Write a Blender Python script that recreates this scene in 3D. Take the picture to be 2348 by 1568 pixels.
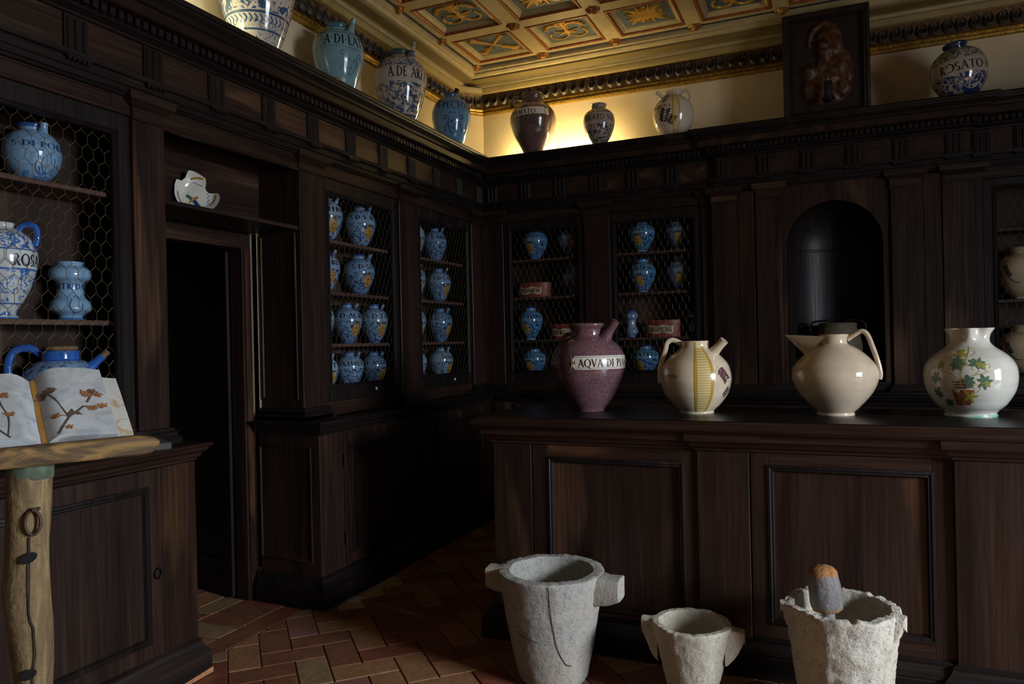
import bpy, bmesh, math, random
from mathutils import Vector, Matrix, noise
random.seed(7)
PI = math.pi
D = bpy.data
SC = bpy.context.scene
COL = SC.collection
R_ = math.radians
for _o in list(D.objects):
    D.objects.remove(_o, do_unlink=True)

# ---------------------------------------------------------------- camera
YAW, PITCH, ROLL, FPX, CAMZ = -0.407839, -0.000726, -0.021786, 1700.0, 1.5
_fw = Vector((math.sin(YAW)*math.cos(PITCH), math.cos(YAW)*math.cos(PITCH), math.sin(PITCH)))
_rt = Vector((math.cos(YAW), -math.sin(YAW), 0))
_up = _rt.cross(_fw)
CR = math.cos(ROLL)*_rt + math.sin(ROLL)*_up
CU = -math.sin(ROLL)*_rt + math.cos(ROLL)*_up
CAM = Vector((0, 0, CAMZ))
cam = D.objects.new('camera', D.cameras.new('camera'))
COL.objects.link(cam)
cam.data.sensor_width = 36.0
cam.data.lens = 36.0*FPX/2348.0
cam.data.clip_start = 0.05
cam.matrix_world = Matrix((
    (CR.x, CU.x, -_fw.x, CAM.x), (CR.y, CU.y, -_fw.y, CAM.y), (CR.z, CU.z, -_fw.z, CAM.z), (0, 0, 0, 1)))
SC.camera = cam

def in_frame(p, m=40):
    d = Vector(p) - CAM
    z = d.dot(_fw)
    if z < .2: return False
    x = 1174 + FPX*d.dot(CR)/z
    y = 784 - FPX*d.dot(CU)/z
    return -m < x < 2348+m and -m < y < 1568+m

# ---------------------------------------------------------------- world, lights, exposure
w = D.worlds.new('World'); SC.world = w; w.use_nodes = True
_bg = w.node_tree.nodes['Background']
_bg.inputs[0].default_value = (0.50, 0.62, 0.80, 1)
_bg.inputs[1].default_value = 0.6

def area_light(name, loc, rot, sx, sy, power, color):
    l = D.lights.new(name, 'AREA'); l.shape = 'RECTANGLE'; l.size = sx; l.size_y = sy
    l.energy = power; l.color = color
    o = D.objects.new(name, l); COL.objects.link(o); o.location = loc; o.rotation_euler = rot
    return o
WIN = dict(x=4.3, y0=0.75, y1=2.35, z0=0.75, z1=2.65)          # the window in the right-hand wall
area_light('window_daylight', (WIN['x']+.16, 1.55, 1.70), (0, R_(90), 0), 1.9, 1.6, 120, (0.80, 0.90, 1.0))     # light from the street, level with the window
area_light('open_sky', (5.7, 1.55, 3.15), (0, R_(62), 0), 2.2, 3.0, 2050, (0.78, 0.89, 1.0))                      # sky above the street, falls in downwards
SC.view_settings.view_transform = 'Standard'
SC.view_settings.look = 'None'
SC.view_settings.exposure = 0.18
SC.view_settings.gamma = 1.0
SC.view_settings.use_curve_mapping = False
# ---------------------------------------------------------------- helpers
ORG = {}
def thing(name, loc, label, cat, group=None):
    o = D.objects.new(name, None); COL.objects.link(o); o.location = loc
    o.empty_display_size = .05
    ORG[o.name] = Vector(loc)
    o['label'] = label; o['category'] = cat
    if group: o['group'] = group
    return o
def tag(o, label, cat, group=None):
    o['label'] = label; o['category'] = cat
    if group: o['group'] = group
    return o
def structure(o, label=None):
    o['kind'] = 'structure'
    if label: o['label'] = label
    return o
AX, AY, AZ = Vector((1,0,0)), Vector((0,1,0)), Vector((0,0,1))

def catmull(pts, n=4, closed=False):
    P = [Vector(p) for p in pts]; out = []
    N = len(P)
    rng = range(N if closed else N-1)
    for i in rng:
        p1, p2 = P[i], P[(i+1) % N]
        p0 = P[i-1] if (i > 0 or closed) else p1
        p3 = P[(i+2) % N] if (i+2 < N or closed) else p2
        for k in range(n):
            t = k/n
            out.append(.5*((2*p1) + (p2-p0)*t + (2*p0-5*p1+4*p2-p3)*t*t + (3*p1-p0-3*p2+p3)*t**3))
    if not closed: out.append(P[-1])
    return out

class G:
    def __init__(s): s.v = []; s.f = []
    def add(s, V, F):
        b = len(s.v); s.v += [Vector(q) for q in V]; s.f += [tuple(i+b for i in f) for f in F]; return s
    def box(s, x0, x1, y0, y1, z0, z1):
        return s.add([(x0,y0,z0),(x1,y0,z0),(x1,y1,z0),(x0,y1,z0),(x0,y0,z1),(x1,y0,z1),(x1,y1,z1),(x0,y1,z1)],
                     [(0,3,2,1),(4,5,6,7),(0,1,5,4),(1,2,6,5),(2,3,7,6),(3,0,4,7)])
    def sweep(s, path, prof, O=(0,0,0), A=AX, B=AY, N=AZ, closed=False, cap=True):
        O = Vector(O); n = len(path); m = len(prof); V = []
        segs = []
        for i in range(n if closed else n-1):
            a, b = path[i], path[(i+1) % n]
            dx, dy = b[0]-a[0], b[1]-a[1]; l = math.hypot(dx, dy) or 1
            segs.append((dy/l, -dx/l))
        for i in range(n):
            if closed: n1, n2 = segs[i-1], segs[i]
            else: n1, n2 = segs[max(i-1, 0)], segs[min(i, n-2)]
            d = 1 + n1[0]*n2[0] + n1[1]*n2[1]
            mx, my = ((n1[0]+n2[0])/d, (n1[1]+n2[1])/d) if d > .05 else n1
            for p, h in prof:
                V.append(O + A*(path[i][0]+mx*p) + B*(path[i][1]+my*p) + N*h)
        F = []
        for i in range(n if closed else n-1):
            j = (i+1) % n
            for k in range(m-1):
                F.append((i*m+k, j*m+k, j*m+k+1, i*m+k+1))
        if cap and not closed:
            F.append(tuple(range(m))); F.append(tuple(range((n-1)*m+m-1, (n-1)*m-1, -1)))
        return s.add(V, F)
    def lathe(s, prof, seg=40, O=(0,0,0), a0=0, a1=2*PI, fn=None):
        O = Vector(O); full = abs(a1-a0) > 6.28; cols = seg if full else seg+1; m = len(prof); V = []; F = []
        for i in range(cols):
            a = a0+(a1-a0)*i/seg
            for r, z in prof:
                q = Vector((r*math.cos(a), r*math.sin(a), z))
                if fn: q = fn(q, a)
                V.append(O+q)
        for i in range(seg):
            j = (i+1) % cols
            for k in range(m-1):
                F.append((i*m+k, j*m+k, j*m+k+1, i*m+k+1))
        return s.add(V, F)
    def tube(s, pts, rad, seg=8, flat=1.0, ref=None, cap=True):
        P = [Vector(p) for p in pts]; n = len(P)
        if not isinstance(rad, (list, tuple)): rad = [rad]*n
        V = []; F = []; prev = None
        for i in range(n):
            t = (P[min(i+1, n-1)]-P[max(i-1, 0)]).normalized()
            if prev is None:
                r = Vector(ref) if ref else (AZ if abs(t.z) < .9 else AX)
                u = (r - t*r.dot(t)).normalized()
            else:
                u = (prev - t*prev.dot(t)).normalized()
            prev = u; w_ = t.cross(u)
            for k in range(seg):
                a = 2*PI*k/seg
                V.append(P[i] + u*math.cos(a)*rad[i]*flat + w_*math.sin(a)*rad[i])
        for i in range(n-1):
            for k in range(seg):
                q = (k+1) % seg
                F.append((i*seg+k, i*seg+q, (i+1)*seg+q, (i+1)*seg+k))
        if cap:
            F.append(tuple(range(seg-1, -1, -1))); F.append(tuple(range((n-1)*seg, n*seg)))
        return s.add(V, F)
    def build(s, name, mat, parent=None, smooth=0, bevel=0, disp=None):
        org = Vector((0,0,0))
        if parent is not None: org = ORG[parent.name]
        me = D.meshes.new(name)
        me.from_pydata([q-org for q in s.v], [], s.f)
        if bevel:
            bm = bmesh.new(); bm.from_mesh(me)
            bmesh.ops.bevel(bm, geom=bm.edges[:], offset=bevel, segments=1, affect='EDGES', clamp_overlap=True)
            bm.to_mesh(me); bm.free()
        if smooth:
            for p in me.polygons: p.use_smooth = True
            me.set_sharp_from_angle(angle=R_(smooth))
        if mat: me.materials.append(mat)
        me.update()
        o = D.objects.new(name, me); COL.objects.link(o)
        ORG[o.name] = org
        if parent is not None: o.parent = parent
        return o
def box(name, b, mat, parent=None, bevel=.003):
    return G().box(*b).build(name, mat, parent, bevel=bevel)
def copy_of(o, parent, loc=None, rot=None, scale=None):
    c = o.copy(); COL.objects.link(c); c.parent = parent
    ORG[c.name] = ORG.get(o.name, Vector((0,0,0)))
    if loc is not None: c.location = loc
    if rot is not None: c.rotation_euler = rot
    if scale is not None: c.scale = scale
    return c

# ---------------------------------------------------------------- materials
def lin(h):
    if isinstance(h, str):
        h = h.lstrip('#'); v = [int(h[i:i+2], 16)/255 for i in (0, 2, 4)]
        return tuple((c/12.92 if c <= .04045 else ((c+.055)/1.055)**2.4) for c in v) + (1,)
    return tuple(h)[:3] + (1,)
class NT:
    def __init__(s, name):
        s.m = D.materials.new(name); s.m.use_nodes = True; s.t = s.m.node_tree; s.n = s.t.nodes
        s.p = s.n['Principled BSDF']
    def new(s, t, **k):
        q = s.n.new('ShaderNode'+t)
        for a, b in k.items(): setattr(q, a, b)
        return q
    def ln(s, a, b): s.t.links.new(a, b)
    def coord(s, kind='Object', scale=(1,1,1), rot=(0,0,0)):
        c = s.new('TexCoord'); m = s.new('Mapping'); m.inputs['Scale'].default_value = scale
        m.inputs['Rotation'].default_value = rot
        s.ln(c.outputs[kind], m.inputs[0]); return m.outputs[0]
    def noise(s, vec, scale, detail=4, rough=.55, dist=0):
        q = s.new('TexNoise'); q.inputs['Scale'].default_value = scale; q.inputs['Detail'].default_value = detail
        q.inputs['Roughness'].default_value = rough; q.inputs['Distortion'].default_value = dist
        s.ln(vec, q.inputs['Vector']); return q.outputs['Fac']
    def ramp(s, fac, stops):
        q = s.new('ValToRGB'); e = q.color_ramp.elements
        while len(e) > len(stops): e.remove(e[-1])
        while len(e) < len(stops): e.new(.5)
        for i, (p, c) in enumerate(stops):
            e[i].position = p; e[i].color = lin(c) if not isinstance(c, (int, float)) else (c, c, c, 1)
        s.ln(fac, q.inputs[0]); return q.outputs[0]
    def mix(s, fac, a, b, mode='MIX'):
        q = s.new('Mix', data_type='RGBA', blend_type=mode)
        for v, i in ((fac, 0), (a, 6), (b, 7)):
            if hasattr(v, 'is_output'): s.ln(v, q.inputs[i])
            elif i == 0: q.inputs[0].default_value = v
            else: q.inputs[i].default_value = lin(v)
        return q.outputs[2]
    def math(s, op, a, b=None, clamp=False):
        q = s.new('Math', operation=op, use_clamp=clamp)
        for v, i in ((a, 0), (b, 1)):
            if v is None: continue
            if hasattr(v, 'is_output'): s.ln(v, q.inputs[i])
            else: q.inputs[i].default_value = v
        return q.outputs[0]
    def bump(s, h, strength=.3, dist=.01):
        q = s.new('Bump'); q.inputs['Strength'].default_value = strength; q.inputs['Distance'].default_value = dist
        s.ln(h, q.inputs['Height']); s.ln(q.outputs[0], s.p.inputs['Normal'])
    def col(s, c):
        if hasattr(c, 'is_output'): s.ln(c, s.p.inputs['Base Color'])
        else: s.p.inputs['Base Color'].default_value = lin(c)
    def set(s, **k):
        for a, b in k.items(): s.p.inputs[a.replace('_', ' ')].default_value = b
        return s

def plain(name, c, rough=.5, metal=0, spec=.5, noise_amt=0, nscale=20):
    t = NT(name)
    if noise_amt:
        f = t.noise(t.coord(), nscale)
        v = lin(c)
        d = tuple(max(0, x*(1-noise_amt)) for x in v[:3]); l = tuple(x*(1+noise_amt) for x in v[:3])
        t.col(t.ramp(f, [(.3, d), (.7, l)]))
    else: t.col(c)
    t.set(Roughness=rough, Metallic=metal); t.p.inputs['Specular IOR Level'].default_value = spec
    return t.m

def wood(name, grain, dark, mid, light, rough=.36, lightamt=.60):
    # grain: axis index the fibres follow
    t = NT(name)
    sc = [9, 9, 9]; sc[grain] = .55
    sc2 = [3.2, 3.2, 3.2]; sc2[grain] = .45
    sc3 = [70, 70, 70]; sc3[grain] = 2.5
    rnd = t.new('ObjectInfo')
    c = t.new('TexCoord'); off = t.new('Vector' + 'Math', operation='ADD')
    sclr = t.new('Vector' + 'Math', operation='SCALE'); comb = t.new('CombineXYZ')
    for i in range(3): t.ln(rnd.outputs['Random'], comb.inputs[i])
    t.ln(comb.outputs[0], sclr.inputs[0]); sclr.inputs['Scale'].default_value = 13.0
    t.ln(c.outputs['Object'], off.inputs[0]); t.ln(sclr.outputs[0], off.inputs[1])
    def mp(s_):
        m = t.new('Mapping'); m.inputs['Scale'].default_value = s_; t.ln(off.outputs[0], m.inputs[0]); return m.outputs[0]
    f1 = t.noise(mp(sc), 1, 5, .6, .4); f2 = t.noise(mp(sc2), 1, 3, .5, .8); f3 = t.noise(mp(sc3), 1, 3, .6)
    base = t.ramp(f1, [(.30, dark), (.62, mid)])
    wear = t.ramp(f2, [(lightamt, 0.0), (lightamt+.16, 1.0)])
    cc = t.mix(wear, base, light)
    cc = t.mix(t.ramp(f3, [(.35, .55), (.65, 0.0)]), cc, dark)
    t.col(cc)
    t.ln(t.ramp(f3, [(.2, rough-.06), (.8, rough+.14)]), t.p.inputs['Roughness'])
    t.bump(t.math('ADD', f3, f1), .18, .004)
    t.p.inputs['Specular IOR Level'].default_value = .26
    return t.m

WD = dict(dark='#190f0d', mid='#37251c', light='#6a4a36')
W_Z = wood('dark_wood_upright', 2, **WD); W_Y = wood('dark_wood_along_y', 1, **WD); W_X = wood('dark_wood_along_x', 0, **WD)
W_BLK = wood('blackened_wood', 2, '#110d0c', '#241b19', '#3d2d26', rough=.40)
W_BLKX = wood('blackened_wood_x', 0, '#110d0c', '#241b19', '#3d2d26'); W_BLKY = wood('blackened_wood_y', 1, '#110d0c', '#241b19', '#3d2d26')
W_INT = wood('cupboard_lining', 2, '#21150f', '#3a271d', '#5a4130', rough=.6, lightamt=.5)
W_SHY = wood('shelf_wood_y', 1, '#3a2822', '#5b4338', '#74594a', rough=.55); W_SHX = wood('shelf_wood_x', 0, '#2e201b', '#4b372d', '#66503f', rough=.55)
W_CTR = wood('counter_wood', 2, '#1a0f0c', '#38251c', '#6b4934'); W_CTRX = wood('counter_wood_x', 0, '#1b0f0b', '#3d271e', '#7e5134')
W_TOP = wood('counter_top_wood', 0, '#0b0909', '#161110', '#2a1d16', rough=.30, lightamt=.7)
W_PALE = wood('bare_wood_strip', 2, '#1c110d', '#382216', '#5c3c24', lightamt=.55)
CHIP = plain('chipped_wood', '#a8714a', .8, noise_amt=.3, nscale=60)
WIRE = plain('brass_wire', '#63573f', .5, .3)
IRON = plain('black_iron', '#1b1a1b', .5, .6)
WHITE_TAG = plain('white_tag', '#d9d6cf', .7)

def plaster(name, c1, c2, rough=.85):
    t = NT(name); v = t.coord()
    t.col(t.ramp(t.noise(v, 2.5, 6), [(.3, c1), (.7, c2)])); t.set(Roughness=rough)
    t.bump(t.noise(v, 18, 6), .25, .01); return t.m
PLASTER = plaster('cream_plaster', '#cdb896', '#dccaaa')
PLASTER2 = plaster('dark_panelled_wall', '#2e241f', '#3a2d26')
CREAMW = plain('cream_paint', '#957f4e', .55, noise_amt=.12, nscale=14)
CREAML = plain('pale_cream_paint', '#a8946a', .55, noise_amt=.12, nscale=14)
DKLINE = plain('dark_blue_line', '#23282e', .7)
def gilt(name, c, d, scale=60, rough=.38, metal=.55):
    t = NT(name); v = t.coord(); f = t.noise(v, scale, 4)
    t.col(t.ramp(f, [(.35, d), (.6, c)])); t.set(Roughness=rough, Metallic=metal); t.bump(f, .5, .004); return t.m
GILT = gilt('old_gilt', '#b08a36', '#6b4c1c'); GILT_DK = gilt('dark_gilt', '#6a4c24', '#2e1f12', 70, .45)
GILT_RED = gilt('red_gilt_moulding', '#a3602a', '#5a2712', 90, .5, .25)
GILT_FLAT = plain('gold_paint', '#b3862f', .45, .3, noise_amt=.25, nscale=30)
ROS = gilt('bluish_rosette', '#5b5248', '#2a2320', 90, .5, .2)
BLUEP = plain('slate_blue_panel', '#3a4955', .6, noise_amt=.25, nscale=12)

def tile_mat(name, c1, c2):
    t = NT(name); v = t.coord('Object')
    f = t.noise(v, 7, 6, .65, .6); g = t.noise(v, 45, 4)
    t.col(t.mix(t.ramp(g, [(.45, 0.0), (.75, .35)]), t.ramp(f, [(.3, c1), (.7, c2)]), '#241814'))
    t.ln(t.ramp(g, [(.3, .38), (.7, .62)]), t.p.inputs['Roughness']); t.bump(t.math('ADD', f, g), .35, .006); return t.m
TILES = [tile_mat('terracotta_red', '#713c2a', '#8e543c'), tile_mat('terracotta_orange', '#8c6040', '#a47551'),
         tile_mat('terracotta_ochre', '#846649', '#9d7d5c'), tile_mat('terracotta_rose', '#84564c', '#98695c'),
         tile_mat('terracotta_brown', '#704430', '#8a5c40')]
GROUT = plain('grout', '#a39686', .95, noise_amt=.3, nscale=40)

def stone(name, c1, c2, bs=40, bstr=.38):
    t = NT(name); v = t.coord()
    f = t.noise(v, 6, 8, .7); g = t.noise(v, bs, 8, .7)
    k = t.noise(v, bs*3.2, 3, .6); b_ = t.noise(v, 3, 3)
    c = t.mix(t.ramp(b_, [(.45, 0.0), (.7, .55)]), t.ramp(f, [(.3, c1), (.7, c2)]), '#a08a6e')
    c = t.mix(t.ramp(g, [(.52, 0.0), (.72, .55)]), c, '#564c42')
    t.col(t.mix(t.ramp(k, [(.60, 0.0), (.70, .8)]), c, '#3e362e'))
    t.set(Roughness=.92); t.bump(t.math('SUBTRACT', t.math('ADD', g, f), t.math('MULTIPLY', k, .8)), bstr, .02); return t.m
STONE1 = stone('grey_stone', '#96918a', '#b2ada5'); STONE2 = stone('pale_stone', '#a39a8a', '#c4bbaa', 55); STONE3 = stone('rough_stone', '#aea495', '#d2cabc', 30, .55)
CRACK = plain('crack', '#2a241e', .9)

def ceramic(name, base, zones=(), rough=.1, mottle=.12, coat=.6, speck=None, rings=0):
    # zones: (z0, z1, colour, noise scale, threshold) with z as a share of the pot's height
    t = NT(name); v = t.coord(); b = lin(base)
    lo = tuple(x*(1-mottle) for x in b[:3]); hi = tuple(min(1, x*(1+mottle)) for x in b[:3])
    c = t.ramp(t.noise(v, 9, 4), [(.3, lo), (.7, hi)])
    gen = t.new('TexCoord'); sep = t.new('SeparateXYZ'); t.ln(gen.outputs['Generated'], sep.inputs[0]); z = sep.outputs[2]
    for z0, z1, colr, sc_, th in zones:
        m = t.math('MULTIPLY', t.math('GREATER_THAN', z, z0), t.math('LESS_THAN', z, z1))
        if sc_:
            f = t.noise(v, sc_, 3, .55, 1.6)
            m = t.math('MULTIPLY', m, t.ramp(f, [(th, 0.0), (th+.05, 1.0)]))
        c = t.mix(m, c, colr)
    if speck:
        f = t.noise(v, speck[0], 2, .6)
        c = t.mix(t.ramp(f, [(speck[1], 0.0), (speck[1]+.06, 1.0)]), c, speck[2])
    if rings:
        mp = t.new('Mapping'); mp.inputs['Scale'].default_value = (3, 3, rings); t.ln(gen.outputs['Object'], mp.inputs[0])
        f = t.noise(mp.outputs[0], 1, 2); c = t.mix(t.ramp(f, [(.5, 0.0), (.8, .35)]), c, tuple(x*.6 for x in b[:3]))
    t.col(c); t.set(Roughness=rough)
    t.p.inputs['Coat Weight'].default_value = coat; t.p.inputs['Coat Roughness'].default_value = .04
    t.bump(t.noise(v, 14, 3), .06, .01)
    return t.m
INK = plain('blue_black_glaze', '#111a2a', .25); INKB = plain('cobalt_glaze', '#1f3a70', .2); INKBR = plain('brown_glaze', '#33211d', .3)
OCHRE = plain('ochre_glaze', '#9c7434', .3, noise_amt=.3, nscale=80); CREAMLBL = plain('cream_label', '#d8cfc0', .2)
GREEN = plain('green_glaze', '#4f6a54', .25, noise_amt=.3, nscale=90); YELG = plain('yellow_green_glaze', '#9a8f3c', .25, noise_amt=.3, nscale=80)
ORNG = plain('orange_glaze', '#b8702a', .3); RUST = plain('rust_stain', '#8c5836', .25, noise_amt=.3, nscale=60)
# ---------------------------------------------------------------- room shell
XL, YB = -3.15, 6.25
floor = structure(G().box(-5.2, 4.5, -2.6, 6.4, -.16, -.012).build('floor', GROUT), 'terracotta tiled floor laid in herringbone')
ORG['floor'] = Vector((0,0,0))
g = G().box(XL-.16, XL, -2.6, 6.4, 2.2, 4.1); g.box(XL-.16, XL, -2.6, 2.56, 0, 2.2); g.box(XL-.16, XL, 3.47, 6.4, 0, 2.2)
structure(g.build('wall_left', PLASTER), 'cream plaster wall above the left cabinets')
g = G().box(XL-.16, 4.5, YB, YB+.15, 0, 4.1)
g.add([(XL, 6.03, 3.0), (XL+.207, YB, 3.0), (XL, YB, 3.0), (XL, 6.03, 4.1), (XL+.207, YB, 4.1), (XL, YB, 4.1)], [(0,1,4,3), (1,2,5,4), (2,0,3,5), (0,2,1), (3,4,5)])
structure(g.build('wall_back', PLASTER), 'cream plaster wall above the back cabinets')
structure(box('wall_rear', (XL-.16, 4.5, -2.6, -2.45, 0, 4.1), PLASTER2, bevel=0), 'dark panelled wall behind the viewer')
x = WIN['x']
g = G().box(x, x+.2, -2.45, WIN['y0'], 0, 4.1); g.box(x, x+.2, WIN['y1'], YB, 0, 4.1)
g.box(x, x+.2, WIN['y0'], WIN['y1'], 0, WIN['z0']); g.box(x, x+.2, WIN['y0'], WIN['y1'], WIN['z1'], 4.1)
structure(g.build('wall_right', PLASTER2), 'dark panelled wall with the window')
WFR = plain('window_paint', '#4a3d33', .5)
g = G()
y0, y1, z0, z1 = WIN['y0'], WIN['y1'], WIN['z0'], WIN['z1']
for a in ((y0, y0+.06), (y1-.06, y1), ((y0+y1)/2-.05, (y0+y1)/2+.05)): g.box(x+.05, x+.10, a[0], a[1], z0, z1)
for a in ((z0, z0+.06), (z1-.06, z1)): g.box(x+.05, x+.10, y0, y1, a[0], a[1])
win = structure(g.build('window_1', WFR), 'tall two-light window'); 
GLASS = NT('window_glass')          # thin clear pane: mostly straight-through, a little mirror
_tr = GLASS.new('BsdfTransparent'); _gl = GLASS.new('BsdfGlossy'); _gl.inputs['Roughness'].default_value = 0.0
_mx = GLASS.new('MixShader'); _mx.inputs[0].default_value = .06
GLASS.ln(_tr.outputs[0], _mx.inputs[1]); GLASS.ln(_gl.outputs[0], _mx.inputs[2]); GLASS.ln(_mx.outputs[0], GLASS.n['Material Output'].inputs['Surface'])
for a, b in ((y0+.06, (y0+y1)/2-.05), ((y0+y1)/2+.05, y1-.06)):
    box('pane', (x+.072, x+.078, a, b, z0+.06, z1-.06), GLASS.m, win, 0)
structure(box('ceiling', (XL-.16, 4.5, -2.6, YB+.15, 4.03, 4.15), CREAMW, bevel=0), 'coffered ceiling painted cream, gold and slate blue')
ceil = D.objects['ceiling']; ORG['ceiling'] = Vector((0,0,0))
# dim passage seen through the doorway
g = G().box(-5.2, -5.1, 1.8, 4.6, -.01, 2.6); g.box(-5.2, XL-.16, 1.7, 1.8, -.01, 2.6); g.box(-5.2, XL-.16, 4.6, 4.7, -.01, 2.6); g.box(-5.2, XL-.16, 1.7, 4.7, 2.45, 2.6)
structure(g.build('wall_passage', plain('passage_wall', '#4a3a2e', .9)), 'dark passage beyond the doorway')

# floor tiles: herringbone, one border course, straight courses in the doorway
TW = .148; ang = R_(44.5); U = Vector((math.cos(ang), math.sin(ang))); Vv = Vector((-math.sin(ang), math.cos(ang))); O0 = Vector((-2.488, 2.714))
def tile_mesh(l, w_, name):
    gg = .0035; o = G().box(gg, l-gg, gg, w_-gg, -.014, 0).build(name, None, bevel=.0025)
    me = o.data; D.objects.remove(o); return me
tmesh = {}
def tile(px, py, a, l, w_, nm='tile'):
    k = (round(l, 3), round(w_, 3), random.choice([0, 0, 1, 1, 2, 2, 3, 4, 4]))
    if k not in tmesh:
        me = tile_mesh(l, w_, 'tile'); me.materials.append(TILES[k[2]]); tmesh[k] = me
    o = D.objects.new(nm, tmesh[k]); COL.objects.link(o); o.parent = floor
    o.location = (px, py, random.uniform(-.0022, .0)); o.rotation_euler = (random.uniform(-.004, .004), random.uniform(-.004, .004), a)
far = G(); parts = 0
BORD = -2.79
for i in range(-40, 60):
    for j in range(-40, 60):
        for kind in (0, 1):
            u, v = i+3*j, i-j
            if kind: u += 2; v -= 1
            p = O0 + U*(u*TW) + Vv*(v*TW)
            c = p + (U*TW + Vv*TW*.5 if not kind else U*TW*.5 + Vv*TW)
            if not (-2.95 < c.x < 4.2 and -2.3 < c.y < 5.9): continue
            if kind: cs = [p, p+U*TW, p+U*TW+Vv*2*TW, p+Vv*2*TW]
            else: cs = [p, p+U*2*TW, p+U*2*TW+Vv*TW, p+Vv*TW]
            if min(q.x for q in cs) < BORD:      # cut tiles against the border course
                poly = []
                for a_, b_ in zip(cs, cs[1:]+cs[:1]):
                    if a_.x >= BORD: poly.append(a_)
                    if (a_.x-BORD)*(b_.x-BORD) < 0:
                        t = (BORD-a_.x)/(b_.x-a_.x); poly.append(a_.lerp(b_, t))
                if len(poly) < 3 or max(q.x for q in poly) < BORD+.03: continue
                cc = sum(poly, Vector((0, 0)))/len(poly); poly = [cc+(q-cc)*.965 for q in poly]
                n = len(poly)
                if not (2.4 < cc.y < 3.45): continue
                o = G().add([(q.x, q.y, -.014) for q in poly]+[(q.x, q.y, -.001) for q in poly],
                        [tuple(range(n-1, -1, -1)), tuple(range(n, 2*n))]+[(k, (k+1) % n, n+(k+1) % n, n+k) for k in range(n)]).build('tile', random.choice(TILES), floor, bevel=.002)
                continue
            if -1.55 < c.x and 3.5 < c.y: continue           # under the counter and behind it: not seen
            if c.x < -2.72 and c.y > 3.5: continue
            if in_frame((c.x, c.y, 0), 120):
                parts += 1
                if kind: tile(p.x+ U.x*TW, p.y+U.y*TW, ang+PI/2, 2*TW, TW)
                else: tile(p.x, p.y, ang, 2*TW, TW)
            else:
                q = [p, p+(U*TW if kind else U*2*TW), p+(U*TW+Vv*2*TW if kind else U*2*TW+Vv*TW), p+(Vv*2*TW if kind else Vv*TW)]
                cc = sum(q, Vector((0, 0)))/4; q = [cc+(z_-cc)*.97 for z_ in q]
                far.add([(z_.x, z_.y, -.014) for z_ in q]+[(z_.x, z_.y, -.001) for z_ in q], [(4,5,6,7), (0,1,5,4), (1,2,6,5), (2,3,7,6), (3,0,4,7)])
fo = far.build('tile_field', TILES[1], floor); fo['kind'] = 'stuff'
for y0_ in (2.20, 2.50, 2.80, 3.10): tile(BORD-.004, y0_, PI/2, .297, .148)
for k in range(7): tile(-3.24, 2.60+.148*k, 0, .297, .148)
for k in range(4): tile(-3.242, 2.55+.297*k, PI/2, .297, .148)
for k in range(4): tile(-3.392, 2.62+.297*k, PI/2, .297, .148)
for k in range(9): tile(-3.845, 2.56+.148*k, 0, .297, .148)
for k in range(9): tile(-4.145, 2.56+.148*k, 0, .297, .148)

# ---------------------------------------------------------------- gilded cornice and coffers
low = [(-3.15, -2.4), (-3.15, 6.03), (-2.943, 6.25), (4.3, 6.25)]
P1 = [(0, 3.60), (.028, 3.604), (.034, 3.620), (.022, 3.632), (.03, 3.645), (.03, 3.655)]
P2 = [(.02, 3.655), (.03, 3.66), (.04, 3.72), (.055, 3.77), (.06, 3.778)]
P3 = [(.06, 3.778), (.085, 3.784), (.095, 3.80), (.10, 3.822), (.085, 3.826)]
trim = structure(G().sweep(low, P1).build('trim_1', GILT, smooth=30), 'gilded moulding at the foot of the ceiling cornice')
ORG['trim_1'] = Vector((0,0,0))
fr = structure(G().sweep(low, P2).build('trim_2', GILT_DK, smooth=30), 'dark gilded frieze of the ceiling cornice with carved rosettes'); ORG['trim_2'] = Vector((0,0,0))
structure(G().sweep(low, P3).build('trim_3', CREAMW, smooth=30), 'cream moulding above the carved frieze')
up = [(-3.15, -2.4), (-3.15, 6.25), (4.3, 6.25)]
P4 = [(.07, 3.822), (.11, 3.828), (.115, 3.85)]
P5 = [(.115, 3.85), (.125, 3.86), (.20, 3.87), (.203, 3.885)]
P6 = [(.203, 3.885), (.225, 3.89), (.24, 3.905), (.243, 3.92), (.255, 3.925), (.262, 3.945), (.262, 3.96)]
P7 = [(.262, 3.956), (.275, 3.957), (.283, 3.956), (.283, 3.99)]
structure(G().sweep(up, P4).sweep(up, P6).build('trim_4', CREAML, smooth=30), 'pale cream cornice mouldings below the coffers')
structure(G().sweep(up, P5).build('trim_5', plain('olive_band', '#6f5c32', .6), smooth=30), 'olive band of the ceiling cornice')
structure(G().sweep(up, P7).build('trim_6', DKLINE), 'thin dark line around the coffers')
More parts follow.
